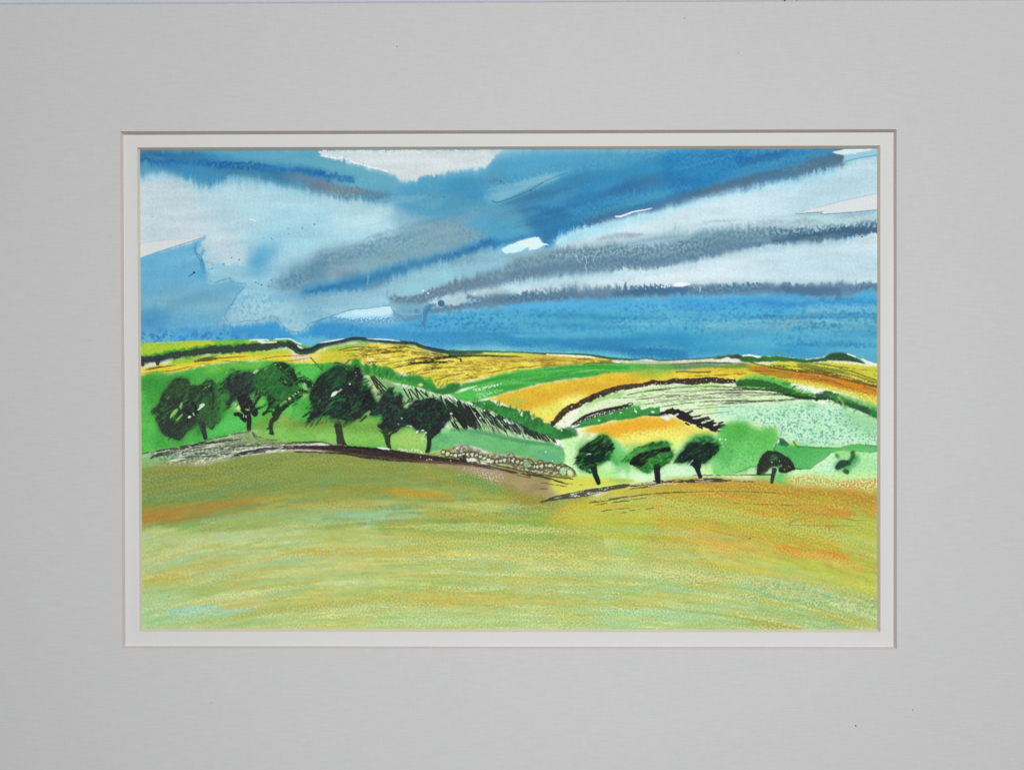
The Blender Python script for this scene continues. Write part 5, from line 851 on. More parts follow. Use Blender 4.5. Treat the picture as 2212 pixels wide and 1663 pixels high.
# tooth of the paper through the foreground
FGALL = np.array([(300, 1030), (560, 1012), (700, 1014), (900, 1030), (1100, 1060), (1260, 1085), (1500, 1075), (1700, 1075), (1962, 1100), (1962, 1410), (300, 1410)], float)
grain(FGALL, (226, 222, 168), .08, .70, 'f', .2, 6, sm=False); grain(FGALL, (104, 132, 76), .26, .30, 'm', .16, 6, sm=False, inv=True) if 0 else None
_sl = box(FGALL, 8); _m = blur(inside(FGALL, X[_sl], Y[_sl]).astype(f4), 6)
_v = (FINE[_sl]-.5)*.055+(TOOTH[_sl]-.5)*.03+(fbm(X[_sl]/14, Y[_sl]/6, 91)-.5)*.07
_h = (fbm(X[_sl]/30, Y[_sl]/7, 95, 4)-.5)*.07*_m
C[_sl] *= (1+_v*_m)[..., None]
C[_sl] += np.stack([_h*.55, _h*.05, -_h*.5], -1)
grain(T('D3', '250 430 1100 440 1850 620 2100 650 2180 900 1300 800 900 640 300 640'), (196, 200, 76), 0.39, .52, 'f', .2, 8); grain(T('D3', '-300 400 300 400 600 420 250 560 -100 560'), (206, 204, 78), 0.24, .55, 'f', .2, 8)
grain(T('D3', '1100 1120 1700 1180 2180 1320 2180 1460 1500 1330 1100 1240'), (104, 152, 112), 0.36, .40, 'd', .2, 6); grain(T('D3', '900 1400 1900 1440 2000 1560 1000 1560'), (134, 150, 74), 0.30, .5, 'm', .2, 6)
grain(T('D2', '300 850 1800 850 2100 1000 1500 1060 500 1060'), (150, 164, 88), 0.33, .55, 'm', .2, 6); grain(T('D1', '40 760 1500 740 2212 800 2212 1100 40 1250'), (140, 168, 116), 0.24, .58, 'f', .2, 8)
grain(T('D1', '40 480 1300 420 2212 460 2212 560 800 620 40 640'), (110, 120, 60), 0.24, .6, 'f', .2, 6); grain(T('D1', '1400 480 2212 470 2212 540 1600 530'), (222, 216, 150), 0.36, .6, 'f', .2, 4)
grain(T('D1', '60 380 900 300 2212 150 2212 420 900 440 60 500'), (96, 148, 100), 0.27, .62, 'f', .2, 8); grain(T('D2', '900 850 1800 860 1800 1050 1100 1000'), (212, 204, 120), 0.30, .6, 'f', .2, 5)
# light scumbled bank
BK = J(T('C1', '20 1440 300 1370 600 1320 900 1250 1250 1160 1380 1150 1420 1230 1500 1300 1800 1290 2212 1290'), T('C2', '200 1290 500 1300 500 1390 0 1380'), T('C1', '1800 1380 1500 1400 1200 1440 1000 1500 700 1560 400 1540 100 1560 20 1500'))
poly(BK, (214, 212, 196), .95, 2.5, 3, 7, sm=False, col2=(146, 168, 138)); poly(T('C1', '20 1440 300 1400 500 1400 400 1500 200 1560 20 1560'), (122, 188, 120), .8, 6, 4)
poly(T('C1', '700 1320 1000 1260 1300 1170 1380 1200 1400 1280 1000 1340 800 1380'), (120, 140, 90), .75, 4, 4, dry=.35, tt='f'); grain(T('C1', '200 1400 900 1300 1500 1260 1900 1330 1300 1440 900 1500 400 1560'), (108, 128, 108), .75, .52, 'm', .12, 4); grain(T('C1', '100 1500 900 1480 1200 1440 700 1600 300 1620'), (150, 150, 80), .8, .5, 'f', .12, 4)
furrows('C1', '300 1370 900 1260 1400 1180', '500 1480 1000 1450 1700 1320', 50, .1, .3, 1.1, (60, 68, 56), .7)
furrows('C1', '700 1400 1100 1350 1700 1310', '900 1470 1200 1430 1700 1350', 26, .1, .3, 1, (222, 220, 204), .8)
for q, w in (('20 1420 300 1370 560 1330 800 1290 1000 1265 1240 1240', [1.5, 1.2, 2, 1.8, 2.6, 3, 3, 2.2, 1]), ('170 1470 250 1430 420 1390 560 1360 740 1330', [1.5, 3.5, 3.4, 3, 1]), ('700 1300 900 1240 1200 1170 1370 1150', [1, 1.2, 1, .8]), ('1120 1450 1250 1410 1400 1380 1600 1350 1900 1330 2212 1320', [1, 4.5, 6, 5, 4, 4, 4, 4, 4]), ('1180 1420 1400 1370 1700 1340 2212 1315', 2), ('1380 1150 1400 1210 1460 1260 1500 1300', [2.5, 2.5, 2, 1]), ('1400 1200 1550 1240 1680 1250', 1.2), ('1780 1290 1950 1275 2100 1270 2212 1275', 1.3), ('1000 1360 1200 1320 1400 1290', 1), ('400 1480 700 1440 900 1440', .9)):
    stroke(T('C1', q), w, (56, 54, 60), .9, taper=.06, ws=1.2, wz=5, st=.14, sl_len=12)
poly(T('C1', '1280 1150 1420 1170 1700 1270 1900 1280 1600 1320 1450 1330 1300 1280'), (122, 158, 86), .65, 6, 5, 8)
furrows('C1', '300 1400 900 1300 1500 1260', '400 1540 1000 1470 2000 1350', 60, .06, .22, 1.3, (226, 224, 212), .8)
furrows('C1', '250 1400 900 1280 2000 1290', '400 1520 1000 1440 2200 1340', 40, .08, .3, .8, (52, 54, 54), .8)
for q in ('1540 1375 1700 1365 2000 1350 2212 1360', '1700 1310 2000 1300 2212 1300'): stroke(T('C1', q), 2, (216, 208, 200), .9, st=.3, ws=1, sl_len=10)
stroke(T('C2', '90 1310 250 1300 400 1302 500 1312'), [2, 3, 3, 1.5], (214, 208, 202), .9, st=.15, ws=1); stroke(T('C2', '0 1355 200 1358 400 1375'), [2.5, 2.5, 1.5], (206, 196, 188), .85, st=.3, ws=1)
stroke(T('C2', '0 1275 200 1285 320 1272 460 1300'), 1.4, (62, 70, 56), .8)
p = J(T('C2', '-100 1340 200 1340 500 1350 700 1370 900 1390 1100 1410 1300 1440 1600 1470 1900 1500 2212 1540'), T('D2', '1000 160 1200 205'))
stroke(p+[0, 1], [2, 3.5, 8, 11, 11, 9, 7, 5, 2.5], (86, 60, 54), .95, 1.5, ws=1.5, wz=7)
stroke(p+[0, -2], [1.5, 3, 7, 9, 8, 5, 3, 2, .6], (46, 44, 44), .93, 1, ws=1.5, wz=7, st=.06, sl_len=20)
stroke(T('C2', '20 1385 300 1395 600 1410 900 1460 1200 1490 1400 1500'), [1.5, 1.5, 2, 3, 3, 1], (46, 44, 46), .85, ws=1.5, st=.1)
stroke(T('C2', '640 1330 900 1350 1100 1365 1250 1400'), 1.2, (30, 30, 34), .95)
poly(T('C2', '985 1338 1060 1335 1130 1350 1140 1365 1050 1358'), (228, 232, 224), .98, .6, .8); stroke(T('C2', '1250 1360 1350 1375 1440 1370 1530 1400'), [2.5, 3, 4, 3], (206, 216, 180), .85, dry=.35, tt='f', ws=2)
for q in ('1600 1400 1700 1375 1800 1370', '1640 1420 1750 1400 1830 1395', '1700 1440 1850 1420'): scr('C2', q, (190, 214, 140), 1.8, .8)
dots('C2', '1600 1475 9 1625 1478 8 1500 1447 7 1850 1490 8', (214, 206, 190))
# dry-stone wall in pen loops
SW = J(T('C2', '1820 1420 1850 1370 1950 1300 2050 1310 2130 1350 2212 1370'), T('C3', '380 1400 500 1400 640 1430 700 1390 760 1440 800 1470 900 1440 1000 1500 1150 1520 1230 1545'), T('D2', '1560 130 1680 160 1720 210 1690 250 1550 230 1300 190 1050 150 700 100'), T('C2', '2000 1490'))
poly(SW, (104, 92, 82), .75, 2, 2, sm=False); grain(SW, (190, 200, 166), .85, .62, 'm', .1, 2, sm=False)
dots('C2', '1920 1345 18 1900 1360 10', (206, 216, 214))
poly(T('C2', '2060 1430 2130 1430 2140 1480 2100 1500 2000 1480 2080 1470'), (222, 220, 208), .95, .8, 1)
for u in range(30):
    q = u/29.; ax = 985+q*265; ay = 1004+q*38+4*math.sin(q*19); r = 4.5+2.6*rr.rand()
    th = np.linspace(0, 6.4, 11)+rr.rand(); P = np.stack([ax+r*.95*np.cos(th), ay+r*np.sin(th)*(.8+.4*rr.rand())], 1)
    stroke(P, 1.3+.6*rr.rand(), (80, 72, 58), .8, ws=1)
    if rr.rand() < .75: stroke(np.array([(ax-2, ay), (ax+2, ay-1)]), 1.6+1.4*rr.rand(), (210, 218, 186), .9, sm=False, ws=1)
for q in ('1210 150 1240 90 1310 80 1350 130 1300 190', '1360 110 1420 90 1450 150 1400 190', '1450 120 1510 110 1540 170 1490 210', '1570 170 1620 135 1690 160 1720 210 1680 245 1590 225 1565 180', '1650 170 1640 220', '1600 150 1660 145 1720 200 1700 250', '1540 140 1600 120 1660 140'): ink('D2', q, 1.3, (92, 84, 58))
poly(T('D2', '1580 175 1620 150 1645 165 1635 215 1600 215'), (166, 214, 150), .9, 1); poly(T('D2', '1660 170 1700 195 1690 235 1655 215'), (206, 226, 170), .9, 1); poly(T('D2', '1260 110 1300 95 1320 130 1280 160'), (120, 180, 120), .85, 1)
poly(T('D2', '870 100 960 95 980 120 900 125'), (216, 222, 190), .95, .8); poly(T('D2', '980 120 1080 125 1140 140 1000 135'), (206, 214, 120), .9, .8); poly(T('D2', '740 70 830 80 830 100 740 95'), (216, 218, 200), .9, .8); stroke(T('D2', '725 50 740 100 700 80'), 3, (46, 40, 42), .9, ws=1)
# earthy wedge below the wall
poly(T('D2', '300 110 620 130 900 150 1200 200 1420 240 1560 300 1600 350 1540 420 1350 400 1180 350 1000 280 800 200 500 150'), (150, 132, 98), .9, 4, 4, col2=(164, 150, 108))
poly(T('D2', '620 140 800 150 1050 180 1100 230 950 230 750 190'), (156, 140, 126), .8, 5, 4); grain(T('D2', '700 150 1000 190 1100 260 1000 300 850 230'), (206, 196, 170), .7, .66, 'f', .1, 4)
poly(T('D2', '1500 270 1700 240 1900 250 2000 290 1750 360 1560 390'), (206, 208, 88), .95, 5, 4); poly(T('D3', '-180 260 80 290 200 330 0 380 -160 420'), (206, 200, 84), .5, 6)
for q, w in (('700 105 950 150 1200 200 1400 230 1560 275 1680 300 1800 310', [1.5, 1.5, 1.8, 2, 2, 2.4, 2.2, 1.6, .8]), ('850 95 1100 150 1300 200 1450 225', 1.4), ('1200 225 1330 240', [1, 3]), ('1400 290 1500 300 1650 325', .9), ('1250 180 1500 230 1740 262', 1.3), ('1400 340 1480 345', .8), ('400 110 700 120 1000 170', 1)):
    stroke(T('D2', q), w, (70, 54, 48), .88, taper=.1, ws=1, st=.1, sl_len=15)
# crest lines of the ochre hill
for q, w in (('1430 455 1550 430 1800 385 2000 345 2212 310', [1.5, 4, 5, 7, 7.5, 6, 5, 5, 5]), ('1450 440 1600 400 1900 345 2212 300', 1.2), ('1830 470 2000 445 2212 410', [.6, 2.5, 2, 1]), ('1900 490 2050 465 2212 450', [.6, 1.5, 1]), ('1950 545 2080 525 2212 518', .8), ('2120 560 2212 550', .8)):
    stroke(T('D2', q), w, (66, 66, 56), .88, taper=.08, ws=.9, st=.14, sl_len=18)
stroke(T('D2', '1420 462 1600 430 1700 415'), 3, (70, 72, 60), .8, 1, st=.25)
for q, w in (('-10 318 150 300 300 278 500 268 700 262 900 262', [5.5, 5, 4, 3.4, 3.4, 4.6, 5, 4.4, 3]), ('-10 345 200 312 350 300', [2, 1.8, .6]), ('900 268 1100 272', 1.4), ('540 222 800 218 1230 214', .9), ('-10 405 200 382 500 365', [1.2, 1, .7]), ('300 370 700 362 1000 362 1360 378', .7), ('-10 435 150 415', .7), ('-10 530 220 505', .8), ('40 565 180 550', .8), ('900 465 1200 475 1500 485', .5)):
    stroke(T('D3', q), w, (58, 54, 52), .88, taper=.08, ws=.8, st=.14, sl_len=18)
for q in ('60 300 200 285 300 270', '160 315 300 300 420 288', '570 272 700 268'): stroke(T('D3', q), 1, (222, 220, 196), .85, st=.3, ws=.8)
stroke(T('D3', '1400 640 1430 620 1500 600 1560 600'), [2.4, 1.4, .8, .5], (110, 112, 62), .5, dry=.15, tt='f'); stroke(T('D3', '1620 560 1800 575 1950 610 2110 612'), [.5, .8, 1.2, .6], (116, 110, 60), .5, st=.2)
stroke(T('D3', '1400 655 1600 660 1800 660 2000 660'), .7, (110, 116, 66), .6, st=.3); dots('D3', '1050 771 8', (40, 44, 20)); dots('D1', '300 1308 6 768 1498 5 1585 50 7', (70, 90, 50)); dots('D2', '392 148 5 683 222 7 395 85 6', (214, 214, 190)); dots('D2', '88 1305 7', (110, 130, 80))
# ---------------------------------------------------------------- trees on the right
K = (24, 42, 36)
crown('C3', '1480 1470 1530 1390 1500 1370 1560 1330 1640 1290 1700 1240 1740 1200 1830 1190 1880 1240 1910 1320 1900 1410 1870 1480 1780 1520 1700 1560 1620 1600 1540 1590 1560 1530 1490 1500', (34, 84, 44), (56, 140, 56), .95, 2.5, 1.5)
crown('C4', '-95 1240 -40 1180 -60 1140 10 1080 60 1040 120 1060 180 1030 250 1070 310 1110 290 1180 240 1230 180 1290 80 1320 -20 1360 -80 1340 -20 1290 -70 1290', K, (30, 70, 40), .97, 3, .8)
stroke(T('C4', '90 1310 110 1400 130 1450 150 1515'), [8.5, 7, 6, 6, 5], K, .97, ws=1.5); stroke(T('C4', '20 1380 60 1400'), 3, (30, 80, 40), .9); stroke(T('C4', '-60 1210 20 1190 70 1185'), 1.4, (190, 214, 170), .9); stroke(T('C4', '-90 1220 -10 1140 50 1120'), 3, K, .9)
poly(T('C4', '320 1180 380 1270 380 1330 330 1290 280 1240'), (60, 150, 66), .7, 3, 3); dots('C4', '165 1165 7 280 1285 12', (200, 220, 180)); poly(T('C4', '200 1010 260 1040 250 1100 200 1080'), (110, 140, 70), .5, 3)
crown('C4', '440 1250 520 1170 640 1100 760 1060 880 1040 960 1050 990 1130 1020 1220 960 1290 880 1340 800 1360 720 1410 660 1380 580 1330 520 1290', (48, 116, 52), (72, 150, 66), .97, 2.5, 1)
poly(T('C4', '440 1220 560 1150 700 1090 720 1130 560 1210 480 1250'), (96, 180, 96), .6, 3, 2)
stroke(T('C4', '540 1290 640 1230 740 1190 840 1150 960 1130'), [5, 9, 9, 6, 4, 4.5], (30, 28, 30), .97, 1, ws=2); stroke(T('C4', '880 1130 970 1125'), 3.6, (24, 26, 28), .95); stroke(T('C4', '540 1275 620 1210'), .8, (170, 190, 160), .7); dots('C4', '622 1300 6 690 1245 7', (150, 130, 110))
stroke(T('C4', '830 1340 830 1400 840 1495'), [8, 6.5, 6], (28, 32, 34), .97, ws=1); stroke(T('C4', '790 1500 900 1498'), 1.5, (36, 40, 40), .9)
crown('C4', '1050 1270 1080 1200 1140 1140 1160 1080 1230 1030 1280 990 1360 980 1450 980 1520 1030 1550 1100 1500 1180 1450 1240 1390 1290 1330 1290 1270 1290 1220 1260 1150 1270 1090 1285', (40, 92, 52), (70, 160, 80), .8, 2, 3)
crown('C4', '1050 1265 1080 1200 1150 1150 1170 1090 1240 1050 1300 1060 1380 1070 1440 1050 1470 1090 1540 1110 1480 1190 1430 1240 1380 1290 1330 1285 1270 1300 1240 1270 1160 1270 1090 1275', (30, 44, 40), (34, 66, 46), .97, 3, .8)
stroke(T('C4', '1250 1290 1290 1340 1310 1400 1330 1450'), [7, 6.5, 6, 5, 4.5], (28, 34, 36), .97, ws=1); stroke(T('C4', '1310 1290 1310 1330'), 6, (28, 34, 36), .97)
dots('C4', '1172 1165 10 1115 1220 9 1555 1018 16 1620 1018 14 1580 1065 10 1590 1100 8', (210, 232, 206)); stroke(T('C4', '1220 1290 1240 1260'), 1.4, (200, 220, 190), .9)
rough('C4', '-95 1240 10 1080 180 1000 310 1110 240 1230 80 1320 -80 1340', 110, (K, K, (26, 38, 34), (30, 74, 42), (60, 140, 60)), (50, 130), (1.2, 3), -.6, .9, 47, .35)
poly(T('C4', '520 1290 540 1240 640 1190 740 1165 790 1190 850 1140 900 1112 970 1120 985 1150 930 1172 860 1172 800 1210 740 1255 680 1310 620 1332 560 1320'), (28, 28, 30), .95, .8, 2, 5)
rough('C4', '440 1250 640 1100 880 1040 990 1130 960 1290 800 1360 660 1380 520 1290', 70, ((36, 96, 44), (70, 150, 66), (26, 44, 34)), (50, 130), (1, 2.6), -.5, .65, 48, .35)
rough('C4', '1050 1265 1150 1150 1300 1060 1440 1050 1540 1110 1430 1240 1270 1300 1160 1270', 100, ((28, 42, 38), (36, 80, 48), (24, 34, 34), (26, 36, 34)), (50, 130), (1.2, 3), -.55, .8, 49, .3)
# fourth: brown arch-shaped bush with trunk
crown('C5', '415 1430 420 1360 460 1280 450 1240 490 1200 520 1215 600 1210 660 1250 720 1260 760 1310 800 1370 760 1400 690 1410 640 1390 680 1340 620 1320 580 1330 540 1380 480 1410', (42, 50, 42), (52, 84, 54), .95, 3, .8)
poly(T('C5', '540 1240 600 1225 640 1260 600 1280 540 1260'), (80, 150, 100), .8, 2, 2); poly(T('C5', '590 1340 650 1320 660 1350 600 1390 560 1390'), (116, 200, 110), .9, 1.2, 1); dots('C5', '560 1305 9 700 1390 16 648 1290 8 740 1345 6', (200, 212, 206))
stroke(T('C5', '590 1390 575 1450 560 1520'), [5.5, 4.5, 3.8], (44, 54, 58), .97, ws=1); stroke(T('C5', '420 1440 560 1438'), 1.5, (40, 60, 44), .8); stroke(T('C5', '790 1372 880 1380'), 1.2, (44, 80, 60), .7)
rough('C5', '415 1430 460 1280 520 1215 660 1250 800 1370 690 1410 640 1330 540 1380', 50, ((44, 40, 38), (60, 90, 60), (34, 40, 38)), (30, 80), (.8, 2), -.6, .8, 50, .3)
stroke(T('C5', '420 1425 430 1340 470 1260 500 1215 560 1195 640 1215 700 1250 760 1300 800 1370'), [4, 5, 6, 5, 4, 4, 4, 5, 4], (40, 48, 42), .95, ws=2, wz=5)
stroke(T('C5', '560 1215 520 1290 600 1330 680 1290 650 1240 600 1235'), 2, (36, 60, 48), .85, ws=1.2)
stroke(T('C5', '640 1260 700 1330 650 1390 720 1400 780 1370'), 3.5, (44, 44, 42), .9, ws=1.5)
# fifth: faint bush
poly(T('C5', '1250 1350 1270 1310 1330 1280 1400 1290 1440 1240 1500 1220 1510 1290 1440 1360 1380 1420 1350 1400 1330 1380 1280 1400'), (60, 140, 76), .75, 4, 3)
stroke(T('C5', '1275 1360 1330 1320 1390 1310'), [6, 9, 6], (40, 64, 54), .9, 1.5, ws=1.5); stroke(T('C5', '1440 1200 1440 1250 1410 1290'), [5, 5, 4], (44, 92, 60), .9, 2); stroke(T('C5', '1360 1400 1380 1410'), 5, (44, 84, 56), .9, 1.5); poly(T('C5', '1250 1250 1270 1200 1300 1260'), (60, 140, 80), .9, 1.5); dots('C5', '1418 815 7', (40, 90, 60)); 
_ld = np.array([(300, 760), (900, 745), (1962, 790), (1962, 1080), (300, 1010)], float)
grain(_ld, (236, 240, 206), .07, .8, 'f', .16, 6, sm=False); grain(_ld, (40, 70, 44), .08, .78, 'm', .16, 6, sm=False)
# a little more bite: cleaner paper whites, deeper pigment
_l = C.mean(-1, keepdims=True)
C += (.035*ss(.66, .84, _l)-.022*(1-ss(.15, .55, _l))).astype(f4)*(.6+.8*C)
_l = C.mean(-1, keepdims=True); C += (C-_l)*.05
C *= 1+ss(.66, .8, _l)*np.array((-.016, .010, .0), f4)
# whole-sheet grain of the paper
C *= (1+.03*(noise(X/2.2, Y/2.2, 70)-.5)+.03*(FINE-.5))[..., None]
np.clip(C, 0, 1, out=C)
# ================================================================ the scene
import bpy, bmesh
sc = bpy.context.scene
K = 0.00022                       # metres per photograph pixel at the face of the mat
CX, CY, CAM = 1137.5, 855.0, 1.3
TH = 0.0014                       # thickness of one mat board
def P3(px, py, z=0.0):
    k = K*(CAM-z)/CAM
    return ((px-CX)*k, -(py-CY)*k, z)
def s2l(c): return np.where(c <= .04045, c/12.92, ((c+.055)/1.055)**2.4)
EGAIN = 0.90                      # light falling on the sheet
def mat(name, col, rough=.9, spec=.15):
    m = bpy.data.materials.new(name); m.use_nodes = True; nt = m.node_tree
    b = nt.nodes['Principled BSDF']; b.inputs['Base Color'].default_value = (*col, 1)
    b.inputs['Roughness'].default_value = rough; b.inputs['Specular IOR Level'].default_value = spec
    return m, nt, b
def N(nt, t, **k):
    n = nt.nodes.new(t)
    for a, v in k.items(): setattr(n, a, v)
    return n
def board_mat(name, col, amt, rib, bump):
    """mat-board paper: faint woven ribs, running mostly across, and a cloudy tone"""
    m, nt, b = mat(name, col)
    tc = N(nt, 'ShaderNodeTexCoord')
    def ns(sx, sy, scale, det=2):
        mp = N(nt, 'ShaderNodeMapping'); mp.inputs['Scale'].default_value = (sx, sy, 1)
        nt.links.new(tc.outputs['Object'], mp.inputs[0])
        n = N(nt, 'ShaderNodeTexNoise'); n.inputs['Scale'].default_value = scale; n.inputs['Detail'].default_value = det
        nt.links.new(mp.outputs[0], n.inputs['Vector']); return n.outputs['Fac']
    h = ns(.07, 1, 1500*rib, 2); v = ns(1, .09, 1300*rib, 2); g = ns(1, 1, 900, 3); cl = ns(1, 1, 9, 3); sp = ns(1, 1, 260, 2)
    def mth(op, a, bb):
        x = N(nt, 'ShaderNodeMath', operation=op)
        for i, q in enumerate((a, bb)):
            if isinstance(q, (int, float)): x.inputs[i].default_value = q
            else: nt.links.new(q, x.inputs[i])
        return x.outputs[0]
    def ctr(a, k): return mth('MULTIPLY', mth('SUBTRACT', a, .5), k)
    t = mth('ADD', mth('ADD', ctr(h, amt), ctr(v, amt*.45)), mth('ADD', ctr(g, amt*.5), ctr(sp, amt*.35)))
    t = mth('ADD', t, ctr(cl, .035))
    t = mth('ADD', t, 1.0)
    mx = N(nt, 'ShaderNodeVectorMath', operation='SCALE'); mx.inputs[0].default_value = col
    nt.links.new(t, mx.inputs['Scale']); nt.links.new(mx.outputs[0], b.inputs['Base Color'])
    bp = N(nt, 'ShaderNodeBump'); bp.inputs['Strength'].default_value = bump; bp.inputs['Distance'].default_value = .0001
    nt.links.new(mth('ADD', h, mth('MULTIPLY', v, .5)), bp.inputs['Height']); nt.links.new(bp.outputs[0], b.inputs['Normal'])
    return m
def rgb(r, g, b): return tuple(float(v) for v in s2l(np.array((r, g, b))/255)/EGAIN)
M_OUT = board_mat('linen_mat_board', rgb(194, 194.2, 194.4), .11, 1.0, .25)
M_INN = board_mat('smooth_mat_board', rgb(208, 208, 207.5), .03, 1.2, .08)
M_CORE = board_mat('cut_board_core', rgb(180, 172, 168), .14, 1.0, .1)
M_CORE2 = board_mat('cut_board_core_cream', rgb(190, 183, 166), .14, 1.0, .1)
M_TAB = board_mat('pale_surface', rgb(188, 191, 197), .05, .8, .1)
M_INK = mat('violet_ink', rgb(74, 68, 104))[0]
M_SPK = mat('brown_fleck', rgb(112, 106, 100))[0]
M_SPK2 = mat('grey_fleck', rgb(150, 148, 146))[0]
def link(name, me, parent=None, mats=()):
    o = bpy.data.objects.new(name, me); sc.collection.objects.link(o); o.parent = parent
    for m in mats: me.materials.append(m)
    return o
def ring(name, outer, inner, z0, z1, parent, m, flecks=()):
    """flat board face from the outer outline to the opening, with its outer sides"""
    bm = bmesh.new()
    a = [bm.verts.new(P3(x, y, z0)) for x, y in outer]; b = [bm.verts.new(P3(x, y, z0)) for x, y in inner]
    c = [bm.verts.new((v.co.x, v.co.y, z1)) for v in a]
    for i in range(4):
        j = (i+1) % 4
        bm.faces.new((a[i], b[i], b[j], a[j])); bm.faces.new((a[i], a[j], c[j], c[i]))
    for (x, y, r, mi, ax) in flecks:
        n = 9; rg = np.random.RandomState(int(x))
        vs = [bm.verts.new(P3(x+r*(1+.5*rg.rand()-.25)*math.cos(t*6.283/n)*ax, y+r*(1+.5*rg.rand()-.25)*math.sin(t*6.283/n), z0+.00003)) for t in range(n)]
        f = bm.faces.new(vs[::-1]); f.material_index = mi
    bmesh.ops.recalc_face_normals(bm, faces=[f for f in bm.faces])
    for f in bm.faces:
        if abs(f.normal.z) > .9 and f.normal.z < 0: f.normal_flip()
    me = bpy.data.meshes.new(name); bm.to_mesh(me); bm.free()
    return link(name, me, parent, m)
def bevel(name, top, bot, z0, z1, parent, m, seed_=1):
    """the slanting cut of the opening, with the slight waver of a hand-held cutter"""
    bm = bmesh.new(); rg = np.random.RandomState(seed_); rows = []
    for i in range(4):
        j = (i+1) % 4; n = 60; w = np.interp(np.arange(n+1), np.linspace(0, n, 9), rg.randn(9)*.22); w[0] = w[-1] = 0
        nx, ny = (0, 1) if i % 2 == 0 else (1, 0)
        ra, rb = [], []
        for k in range(n+1):
            u = k/n
            tx, ty = top[i][0]*(1-u)+top[j][0]*u, top[i][1]*(1-u)+top[j][1]*u
            bx, by = bot[i][0]*(1-u)+bot[j][0]*u, bot[i][1]*(1-u)+bot[j][1]*u
            ra.append(bm.verts.new(P3(tx, ty, z0))); rb.append(bm.verts.new(P3(bx+w[k]*nx, by+w[k]*ny, z1)))
        for k in range(n): bm.faces.new((ra[k], rb[k], rb[k+1], ra[k+1]))
    for f in bm.faces:
        f.normal_update()
        if f.normal.z < 0: f.normal_flip()
    me = bpy.data.meshes.new(name); bm.to_mesh(me); bm.free()
    return link(name, me, parent, m)
root = bpy.data.objects.new('matted_painting', None); sc.collection.objects.link(root); root.empty_display_size = .05
root['label'] = 'watercolour of dark trees and rolling fields under streaked blue sky in grey mat'
root['category'] = 'painting'
O_OUT = [(-70, 11.2), (2345, 1.6), (2345, 1790), (-70, 1790)]
O1 = [(267, 292), (1992, 287.6), (1992.6, 1441.5), (272.3, 1439.5)]; O2 = [(274.3, 299.8), (1985.2, 294.6), (1985.3, 1436.3), (278.8, 1434.3)]
I1 = [(304.3, 328), (1955.8, 323.6), (1956, 1404.2), (310.2, 1402.2)]; I2 = [(311, 334.6), (1948.6, 330.4), (1948.8, 1397.8), (316.6, 1395.4)]
om = ring('outer_mat', O_OUT, O1, 0, -2*TH-.0002, root, (M_OUT, M_SPK, M_SPK2), [(1521, 41, 1.7, 2, 1), (882, 104, 1.5, 2, 1.4), (1901, 1611, 2, 1, 1), (2028, 1576, 2, 2, 1), (1640, 118, 1.2, 2, 1.2), (470, 1560, 1.2, 2, 1)])
om['label'] = 'grey linen-textured outer mat board'
bevel('bevel', O1, O2, 0, -TH, om, (M_CORE,), 3)
im = ring('inner_mat', [(200, 240), (2060, 240), (2060, 1500), (200, 1500)], I1, -TH-.00003, -2*TH, root, (M_INN,))
im['label'] = 'smooth white inner mat board'
bevel('bevel', I1, I2, -TH-.00003, -2*TH, im, (M_CORE2,), 8)
# the painted sheet: every vertex of the paper carries its pigment, the tooth is real relief
Z0 = -2*TH-.00004
me = bpy.data.meshes.new('painted_sheet')
k = K*(CAM-Z0)/CAM
co = np.empty((NH*NW, 3), f4); co[:, 0] = ((X-CX)*k).ravel(); co[:, 1] = (-(Y-CY)*k).ravel(); co[:, 2] = (Z0+(TOOTH-.5)*.000009+(FINE-.5)*.000006).ravel()-.00002
idx = np.arange(NH*NW, dtype=np.int32).reshape(NH, NW)
fc = np.stack([idx[:-1, :-1], idx[1:, :-1], idx[1:, 1:], idx[:-1, 1:]], -1).reshape(-1, 4)
me.vertices.add(NH*NW); me.vertices.foreach_set('co', co.ravel())
me.loops.add(fc.size); me.loops.foreach_set('vertex_index', fc.ravel())
me.polygons.add(len(fc)); me.polygons.foreach_set('loop_start', np.arange(0, fc.size, 4, dtype=np.int32)); me.polygons.foreach_set('loop_total', np.full(len(fc), 4, np.int32))
me.update(calc_edges=True)
me.shade_smooth()
at = me.color_attributes.new('pigment', 'FLOAT_COLOR', 'POINT')
lin = np.ones((NH*NW, 4), f4); lin[:, :3] = np.clip(s2l(C.reshape(-1, 3))/EGAIN, 0, .97)
at.data.foreach_set('color', lin.ravel())
mp_, nt, b = mat('watercolour_on_paper', (.8, .8, .8), .85, .12)
a_ = N(nt, 'ShaderNodeAttribute', attribute_name='pigment'); nt.links.new(a_.outputs['Color'], b.inputs['Base Color'])
sh = link('painted_sheet', me, root, (mp_,))
sh['label'] = 'watercolour sheet with dark trees, green and ochre fields and blue sky'
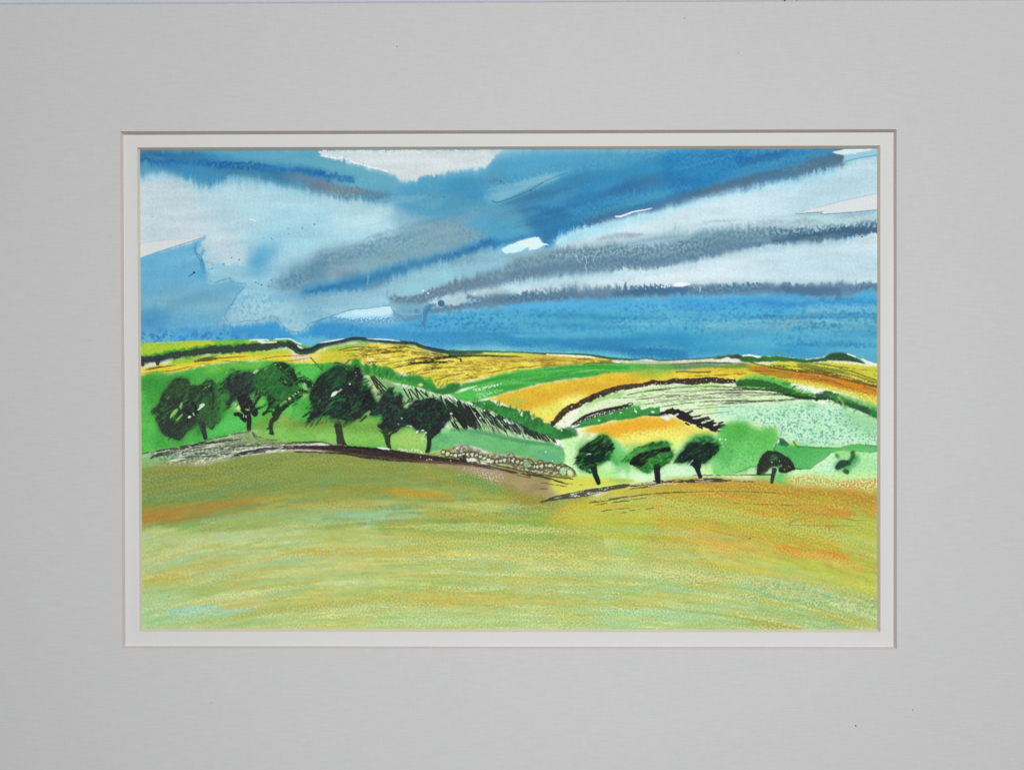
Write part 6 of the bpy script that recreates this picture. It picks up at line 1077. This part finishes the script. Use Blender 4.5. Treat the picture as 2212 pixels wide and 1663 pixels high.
# surface under it, seen only as a sliver above the mat
bm = bmesh.new(); zt = -2*TH-.00025
bm.faces.new([bm.verts.new(v) for v in ((-1.2, -1.0, zt), (1.2, -1.0, zt), (1.2, 1.0, zt), (-1.2, 1.0, zt))])
def mark(pts, w, mi):
    pts = [(x, y) for x, y in pts]
    for i in range(len(pts)-1):
        (x0, y0), (x1, y1) = pts[i], pts[i+1]; d = math.hypot(x1-x0, y1-y0); nx, ny = -(y1-y0)/d*w, (x1-x0)/d*w
        f = bm.faces.new([bm.verts.new(P3(x, y, zt+.00004)) for x, y in ((x0+nx, y0+ny), (x0-nx, y0-ny), (x1-nx, y1-ny), (x1+nx, y1+ny))]); f.normal_update(); f.material_index = mi
        if f.normal.z < 0: f.normal_flip()
for pts, w in (([(1748, -14), (1746, -4), (1742, 6)], 1.6), ([(1789 - 0, -12), (1786, -6)], 1.2), ([(1752, -12), (1753, -2)], .8), ([(1771, -12), (1770, 3)], .7), ([(1738, -10), (1738, 2)], .6), ([(1720, -10), (1721, 1)], .5)):
    mark([(x-(1748-1795 if False else 0), y) for x, y in pts], w, 1)
me2 = bpy.data.meshes.new('tabletop'); bm.to_mesh(me2); bm.free()
tb = link('tabletop', me2, None, (M_TAB, M_INK)); tb['kind'] = 'structure'
# ---------------------------------------------------------------- light and camera
w = bpy.data.worlds.new('World'); sc.world = w; w.use_nodes = True
w.node_tree.nodes['Background'].inputs[0].default_value = (.93, .97, 1, 1); w.node_tree.nodes['Background'].inputs[1].default_value = WORLD
def lamp(name, loc, tgt, size, power, col):
    l = bpy.data.lights.new(name, 'AREA'); l.shape = 'DISK'; l.size = size; l.energy = power; l.color = col
    o = bpy.data.objects.new(name, l); sc.collection.objects.link(o); o.location = loc
    from mathutils import Vector
    o.rotation_euler = (Vector(tgt)-Vector(loc)).to_track_quat('-Z', 'Y').to_euler(); return o
lamp('window_light', (.85, 2.0, 2.05), (0, 0, 0), .9, KEY, (1, .995, .985))
lamp('overhead_fill', (.035, -.09, .64), (.035, -.09, 0), .26, FILL, (1, 1, 1))  # unseen fill added close above the sheet, brightens the middle and lets edges fall off
cd = bpy.data.cameras.new('camera'); cam = bpy.data.objects.new('camera', cd); sc.collection.objects.link(cam)
cam.location = (0, 0, CAM); cd.sensor_width = 36; cd.lens = 36*CAM/(2275*K); cd.clip_start = .01; cd.clip_end = 20
sc.camera = cam
sc.view_settings.view_transform = 'Standard'; sc.view_settings.look = 'None'; sc.view_settings.exposure = 0; sc.view_settings.gamma = 1
sc.cycles.use_denoising = False; sc.cycles.max_bounces = 4; sc.cycles.diffuse_bounces = 3
